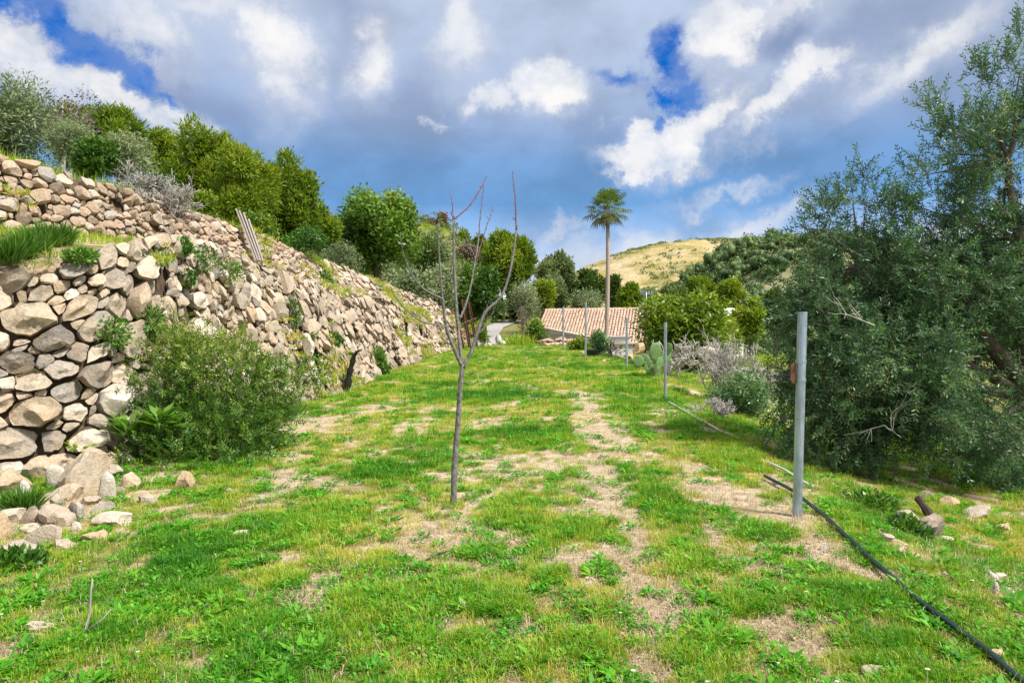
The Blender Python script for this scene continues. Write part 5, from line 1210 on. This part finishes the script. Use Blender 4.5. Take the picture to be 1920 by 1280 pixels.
tiles = []
for c in range(NC):
    u = (c + .5) / NC; t0 = RL + (RR_ - RL) * u; t1 = EL + (ER - EL) * u
    for r_ in range(NR):
        a = t0 + (t1 - t0) * (r_ / NR); b = t0 + (t1 - t0) * min(1.0, (r_ + 1.18) / NR); a = a + (0, 0, .02); b = b + (0, 0, .05)
        tiles.append((a + g.normal(0, .006, 3), b + g.normal(0, .006, 3), float(np.clip(g.normal(.5, .25), 0, 1)), c, r_))
for k, (a, b, tn, c, r_) in enumerate(tiles):
    if k % 3 != 0 and k // 3 < 10 ** 6 and c < 26:
        mb = MB(); tile(mb, a, b, np.array([0, 0, 1.]), .092, .108, tn); part(mb, 'roof_tile', M['tile'], house, True, 50)
    else: tile(tl, a, b, np.array([0, 0, 1.]), .092, .108, tn)
part(tl, 'roof_tiles', M['tile'], house, True, 50, kind='stuff')
rt_ = MB(); 
for k in range(22):
    u0, u1 = k / 22, (k + 1.1) / 22; tile(rt_, RL + (RR_ - RL) * u0 + (0, 0, .03), RL + (RR_ - RL) * min(1, u1) + (0, 0, .05), np.array([0, 0, 1.]), .10, .12, .8)
part(rt_, 'ridge_tiles', M['tile'], house, True, 50, kind='stuff')
wl = MB()
def quadwall(mb, p, q, z0, th=.25):
    p = np.array(p); q = np.array(q); d = q - p; n = np.array([-d[1], d[0], 0]) / math.hypot(d[0], d[1]) * th
    V = np.array([[p[0], p[1], z0], [q[0], q[1], z0], q, p, [p[0] + n[0], p[1] + n[1], z0], [q[0] + n[0], q[1] + n[1], z0], q + n, p + n])
    mb.add(V, np.array([[0, 1, 2, 3], [5, 4, 7, 6], [4, 0, 3, 7], [1, 5, 6, 2], [3, 2, 6, 7]]))
quadwall(wl, EL + (.1, .15, -.16), ER + (-.1, .15, -.16), hz - .3)
quadwall(wl, RL + (.15, 4.3, -2.3), EL + (.12, .42, -.16), hz - .3); wl.add(np.array([RL + (.16, 4.2, -2.3), RL + (.13, 0, -.2), EL + (.12, .4, -.16)]), np.array([[0, 1, 2]]))
quadwall(wl, ER + (-.15, .42, -.16), RR_ + (-.15, 4.3, -2.3), hz - .3)
part(wl, 'wall', M['plaster'], house, False)
ch = P(1203, 578, 55.5); part(MB().box(ch + (0, 0, -.3), (.42, .42, 1.1)).box(ch + (0, 0, .28), (.52, .52, .08)), 'chimney', M['white'], house, False)
part(MB().tube([ch + (0, 0, .32), ch + (0, 0, .75)], .09, 10).tube([ch + (0, 0, .72), ch + (0, 0, .82)], .15, 10), 'chimney_cowl', M['black'], house)
an = P(1212, 560, 55.5); am = MB().tube([an - (0, 0, 1.4), an + (0, 0, .55)], .025, 6); am.tube([an + (-.5, 0, .42), an + (.55, 0, .42)], .018, 5)
for k in range(9): am.tube([an + (-.45 + .12 * k, 0, .42 - .28 + .012 * k), an + (-.45 + .12 * k, 0, .42 + .28 - .012 * k)], .012, 4)
part(am, 'antenna', M['galv'], house)
# plaster parapet and heap of spare tiles in front of the roof
pw = thing('plaster_wall', 'low flaking plaster wall running below the roof edge', 'wall', tuple(P(1040, 640, 47.))); mb = MB()
pr = [P(994, 611, 49.5), P(1030, 618, 48.3), P(1080, 628, 46.8), P(1128, 637, 45.4)]
for a, b in zip(pr[:-1], pr[1:]): quadwall(mb, a, b, -2.4, .35)
part(mb, 'wall', M['plaster'], pw, False)
mb = MB()
for a, b in zip(pr[:-1], pr[1:]): quadwall(mb, a + (-.002, -.05, .07), b + (.002, -.05, .07), a[2] + .003 if False else min(a[2], b[2]) - .0, .45)
part(mb, 'coping', M['plaster'], pw, False)
hp = thing('tile_pile', 'low heap of spare red roof tiles at the end of the lawn', 'tile pile', tuple(P(1040, 648, 43.))); g = np.random.default_rng(95)
for k in range(60):
    x = 1008 + 74 * g.random(); a = P(x, 649 - 12 * g.random() ** 1.3, 43.5 + g.normal(0, .25)); th = g.normal(.2, .5); d = np.array([math.cos(th) * .38, math.sin(th) * .38 - .1, g.normal(0, .06)])
    mb = MB(); tile(mb, a, a + d, np.array([0, g.normal(0, .4), 1.]), .10, .12, g.random()); part(mb, 'roof_tile', M['tile'], hp, True, 50)
part(MB().box(P(1044, 655, 43.7), (2.3, .5, .36)), 'rubble_base', M['rubble'], hp, False)
# white tank with sheet lid
c = P(1160, 655, 31.); zt = float(H(c[0], 31.)); tank = thing('water_tank', 'white masonry tank with a grey sheet lid at the lawn edge', 'water tank', (c[0], 31., zt))
part(MB().box((c[0], 31.4, zt + .30), (1.35, 1.0, .75), rz=-.1), 'basin', M['white'], tank, False)
part(MB().box((c[0] + .05, 31.4, zt + .70), (1.5, 1.15, .05), rz=-.1), 'rim', M['plaster'], tank, False)
mb = MB(); lx = np.linspace(-.62, .62, 26); V = np.array([[c[0] + x, 31.0 + y, zt + .98 + .05 * (y) + .018 * (k % 2)] for y in (0, 1.0) for k, x in enumerate(lx)]); i = np.arange(25); mb.add(V, np.stack([i, i + 1, i + 27, i + 26], 1)); mb.add(V - (0, 0, .02), np.stack([i + 26, i + 27, i + 1, i], 1))
part(mb, 'sheet_lid', M['zinc'], tank, False); part(MB().box((c[0] + .02, 31.45, zt + .85), (1.0, .7, .24), rz=-.1), 'tank_head', M['white'], tank, False)
# black pot
c = P(1112, 662, 28.6); zp = float(H(c[0], 28.6)); pot = thing('plant_pot', 'round black plant pot by the tall steel post', 'plant pot', (c[0], 28.6, zp))
part(MB().tube([(c[0], 28.6, zp), (c[0], 28.6, zp + .12), (c[0], 28.6, zp + .27)], [.24, .28, .31], 16), 'pot', M['black'], pot, True, 50); part(MB().tube([(c[0], 28.6, zp + .262), (c[0], 28.6, zp + .30)], .335, 16), 'rim', M['black'], pot, True, 50)
tag(bpy.data.objects['plant_pot'], 'round black plant pot by the tall steel post', 'plant pot')
for k, (px, py, w, h, Y, lab) in enumerate([(1200, 655, 30, 26, 24., 'white limestone boulder between the tank and the cactus'), (1325, 660, 40, 36, 20., 'pale boulder half hidden behind the dead shrub'), (1390, 700, 50, 34, 17., 'pale rock right of the dead shrub under the olive'), (1410, 718, 34, 20, 15., 'flat white rock under the olive edge'), (897, 652, 26, 18, 39., 'tan boulder at the far end of the lawn by the beams'), (915, 648, 20, 14, 40., 'smaller tan stone right of the far boulder'), (1178, 668, 22, 14, 26., 'white stone at the foot of the white tank')]):
    p = P(px, py, Y); o = bpy.data.objects.new('boulder', RK[k]); C.objects.link(o); s = w / 2560 * Y; o.location = p; o.scale = (s, s, h / 2560 * Y * 1.3); tag(o, lab, 'rock')
# ------------------------------------------------------------------ road, ramp and kerb at the end of the lawn
def strip(pts, w, lift, name, mat):
    p = np.array(pts, float); d = np.gradient(p, axis=0); n = np.stack([-d[:, 1], d[:, 0]], 1); n /= np.linalg.norm(n, axis=1)[:, None]
    l = p + n * w / 2; r = p - n * w / 2; V = []
    for a, b in zip(l, r):
        z = max(float(H(*a)), float(H(*b)), float(H(*((a + b) / 2)))) + lift; V += [[*a, z], [*b, z]]
    k = np.arange(len(p) - 1) * 2; return MB().add(np.array(V), np.stack([k, k + 1, k + 3, k + 2], 1)).build(name, mat, kind='structure')
strip([(-1.55, 42.0), (-1.75, 44.5), (-1.9, 48), (-1.5, 53), (0, 58)], 1.7, .05, 'path', M['concrete'])
strip([(-9, 58), (-4, 60), (0, 61), (4, 63)], 2.6, .08, 'road', M['concrete'])
kb = MB(); kp = np.array([(-.55, 41.8), (-.8, 44.5), (-.95, 47.5)]); kp3 = np.array([[*q, float(H(*q)) + .12] for q in kp]); kb.tube(kp3, .17, 12)
tag(kb.build('gutter_pipe', M['white']), 'thick white pipe lying along the concrete ramp', 'pipe')
kw = thing('roadside_wall', 'low pale wall along the road behind the ramp', 'wall', (-2, 61.5, float(H(-2, 61.5)))); mb = MB()
quadwall(mb, (-7, 60.6, float(H(-7, 60)) + .75), (-.5, 62., float(H(-.5, 62)) + .6), .2, .3); part(mb, 'wall', M['plaster'], kw, False)
# small white houses in the valley
def small_house(px, py, Y, w, d, h, label):
    c = P(px, py, Y); root = thing('white_house', label, 'house', (c[0], Y, c[2] - h)); z0 = c[2] - h
    part(MB().box((c[0], Y, z0 + h / 2 - 2), (w, d, h + 4), rz=.5), 'wall', M['white'], root, False)
    mb = MB(); rz = .5; cz, sz = math.cos(rz), math.sin(rz); rot = lambda x, y, z: [c[0] + x * cz - y * sz, Y + x * sz + y * cz, z]
    a, b = w / 2 + .2, d / 2 + .2; V = np.array([rot(-a, -b, z0 + h), rot(a, -b, z0 + h), rot(a, b, z0 + h), rot(-a, b, z0 + h), rot(-a, 0, z0 + h + 1.1), rot(a, 0, z0 + h + 1.1)])
    mb.add(V, [np.array([[0, 1, 5, 4], [2, 3, 4, 5]]), np.array([[0, 4, 3], [1, 2, 5]])]); part(mb, 'roof', M['white'], root, False)
    for x in (-.25, .25):
        q = rot(w * x, -d / 2 - .03, z0 + h * .55); part(MB().box(q, (w * .16, .08, h * .3), rz=.5), 'window', M['glass'], root, False)
    return root
small_house(1358, 592, 95., 3.2, 4., 2.6, 'small white gabled house half hidden right of the yellow green bush')
small_house(937, 562, 66., 1.2, 1.4, 1.6, 'tiny pale blue white hut beside the pine trunk')
# ------------------------------------------------------------------ far wood (one mass)
import bmesh as _b
_bm = _b.new(); _b.ops.create_icosphere(_bm, subdivisions=2, radius=1); ICO = np.array([v.co[:] for v in _bm.verts]); ICF = np.array([[v.index for v in f.verts] for f in _bm.faces]); _bm.free()
g = np.random.default_rng(99); wd = MB(); n = 3400
X = g.uniform(15, 215, n); Y = g.uniform(116, 250, n); ok = (fbm2(X * .04, Y * .04, 3) + .45 * g.random(n) > .50) & (X / Y < .95) & (X / Y > .1); X, Y = X[ok], Y[ok]
Z = hill_wood_z(X, Y)
for x, y, z in zip(X, Y, Z):
    r = g.choice([.8, 1.3, 1.9, 2.7]) * g.uniform(.8, 1.2); c = np.array([x, y, z + r * .75]); hh = g.uniform(.75, 1.45); t0 = g.normal(.42, .16)
    offs = g.normal(0, .42, (3, 3)) * (1, 1, .6); cs_ = [c + o_ * r for o_ in offs]
    for c_ in cs_:
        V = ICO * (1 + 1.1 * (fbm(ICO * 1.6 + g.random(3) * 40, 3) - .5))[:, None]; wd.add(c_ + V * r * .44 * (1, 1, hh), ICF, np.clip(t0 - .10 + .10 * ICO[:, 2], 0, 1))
    m_ = 76; v = g.normal(size=(m_, 3)); v /= np.linalg.norm(v, axis=1)[:, None]; q = np.array(cs_)[g.integers(0, 3, m_)] + v * r * .62 * (1, 1, hh) * g.uniform(.6, 1.2, (m_, 1)) + g.normal(0, .18, (m_, 3))
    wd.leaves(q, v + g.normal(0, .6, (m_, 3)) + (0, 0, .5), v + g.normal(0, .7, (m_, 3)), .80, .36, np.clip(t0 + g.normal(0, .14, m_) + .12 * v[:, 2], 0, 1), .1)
wd.build('wood', leaf_mat('far_wood_leaf', [(0, (.040, .085, .030)), (.5, (.105, .170, .052)), (1, (.22, .27, .07))], .2), kind='stuff')
g = np.random.default_rng(98); n = 420; wd = MB(); Y = g.uniform(56, 118, n); X = g.uniform(-.62, .1, n) * Y; ok = (H(X, Y) > 1.5) & (np.abs(X / Y + .2) < .45) ; X, Y = X[ok], Y[ok]; Z = H(X, Y)
for x, y, z in zip(X, Y, Z):
    r = g.uniform(.5, 1.5); m_ = 90; v = g.normal(size=(m_, 3)); v /= np.linalg.norm(v, axis=1)[:, None]; q = np.array([x, y, z + r * .6]) + v * (r, r, r * .9) * g.uniform(.6, 1.05, (m_, 1))
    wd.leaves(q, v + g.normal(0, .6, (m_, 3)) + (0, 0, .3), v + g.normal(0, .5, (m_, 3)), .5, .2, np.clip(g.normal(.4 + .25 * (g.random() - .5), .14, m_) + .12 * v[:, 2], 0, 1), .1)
wd.build('undergrowth', M['pine_grey'], kind='stuff')
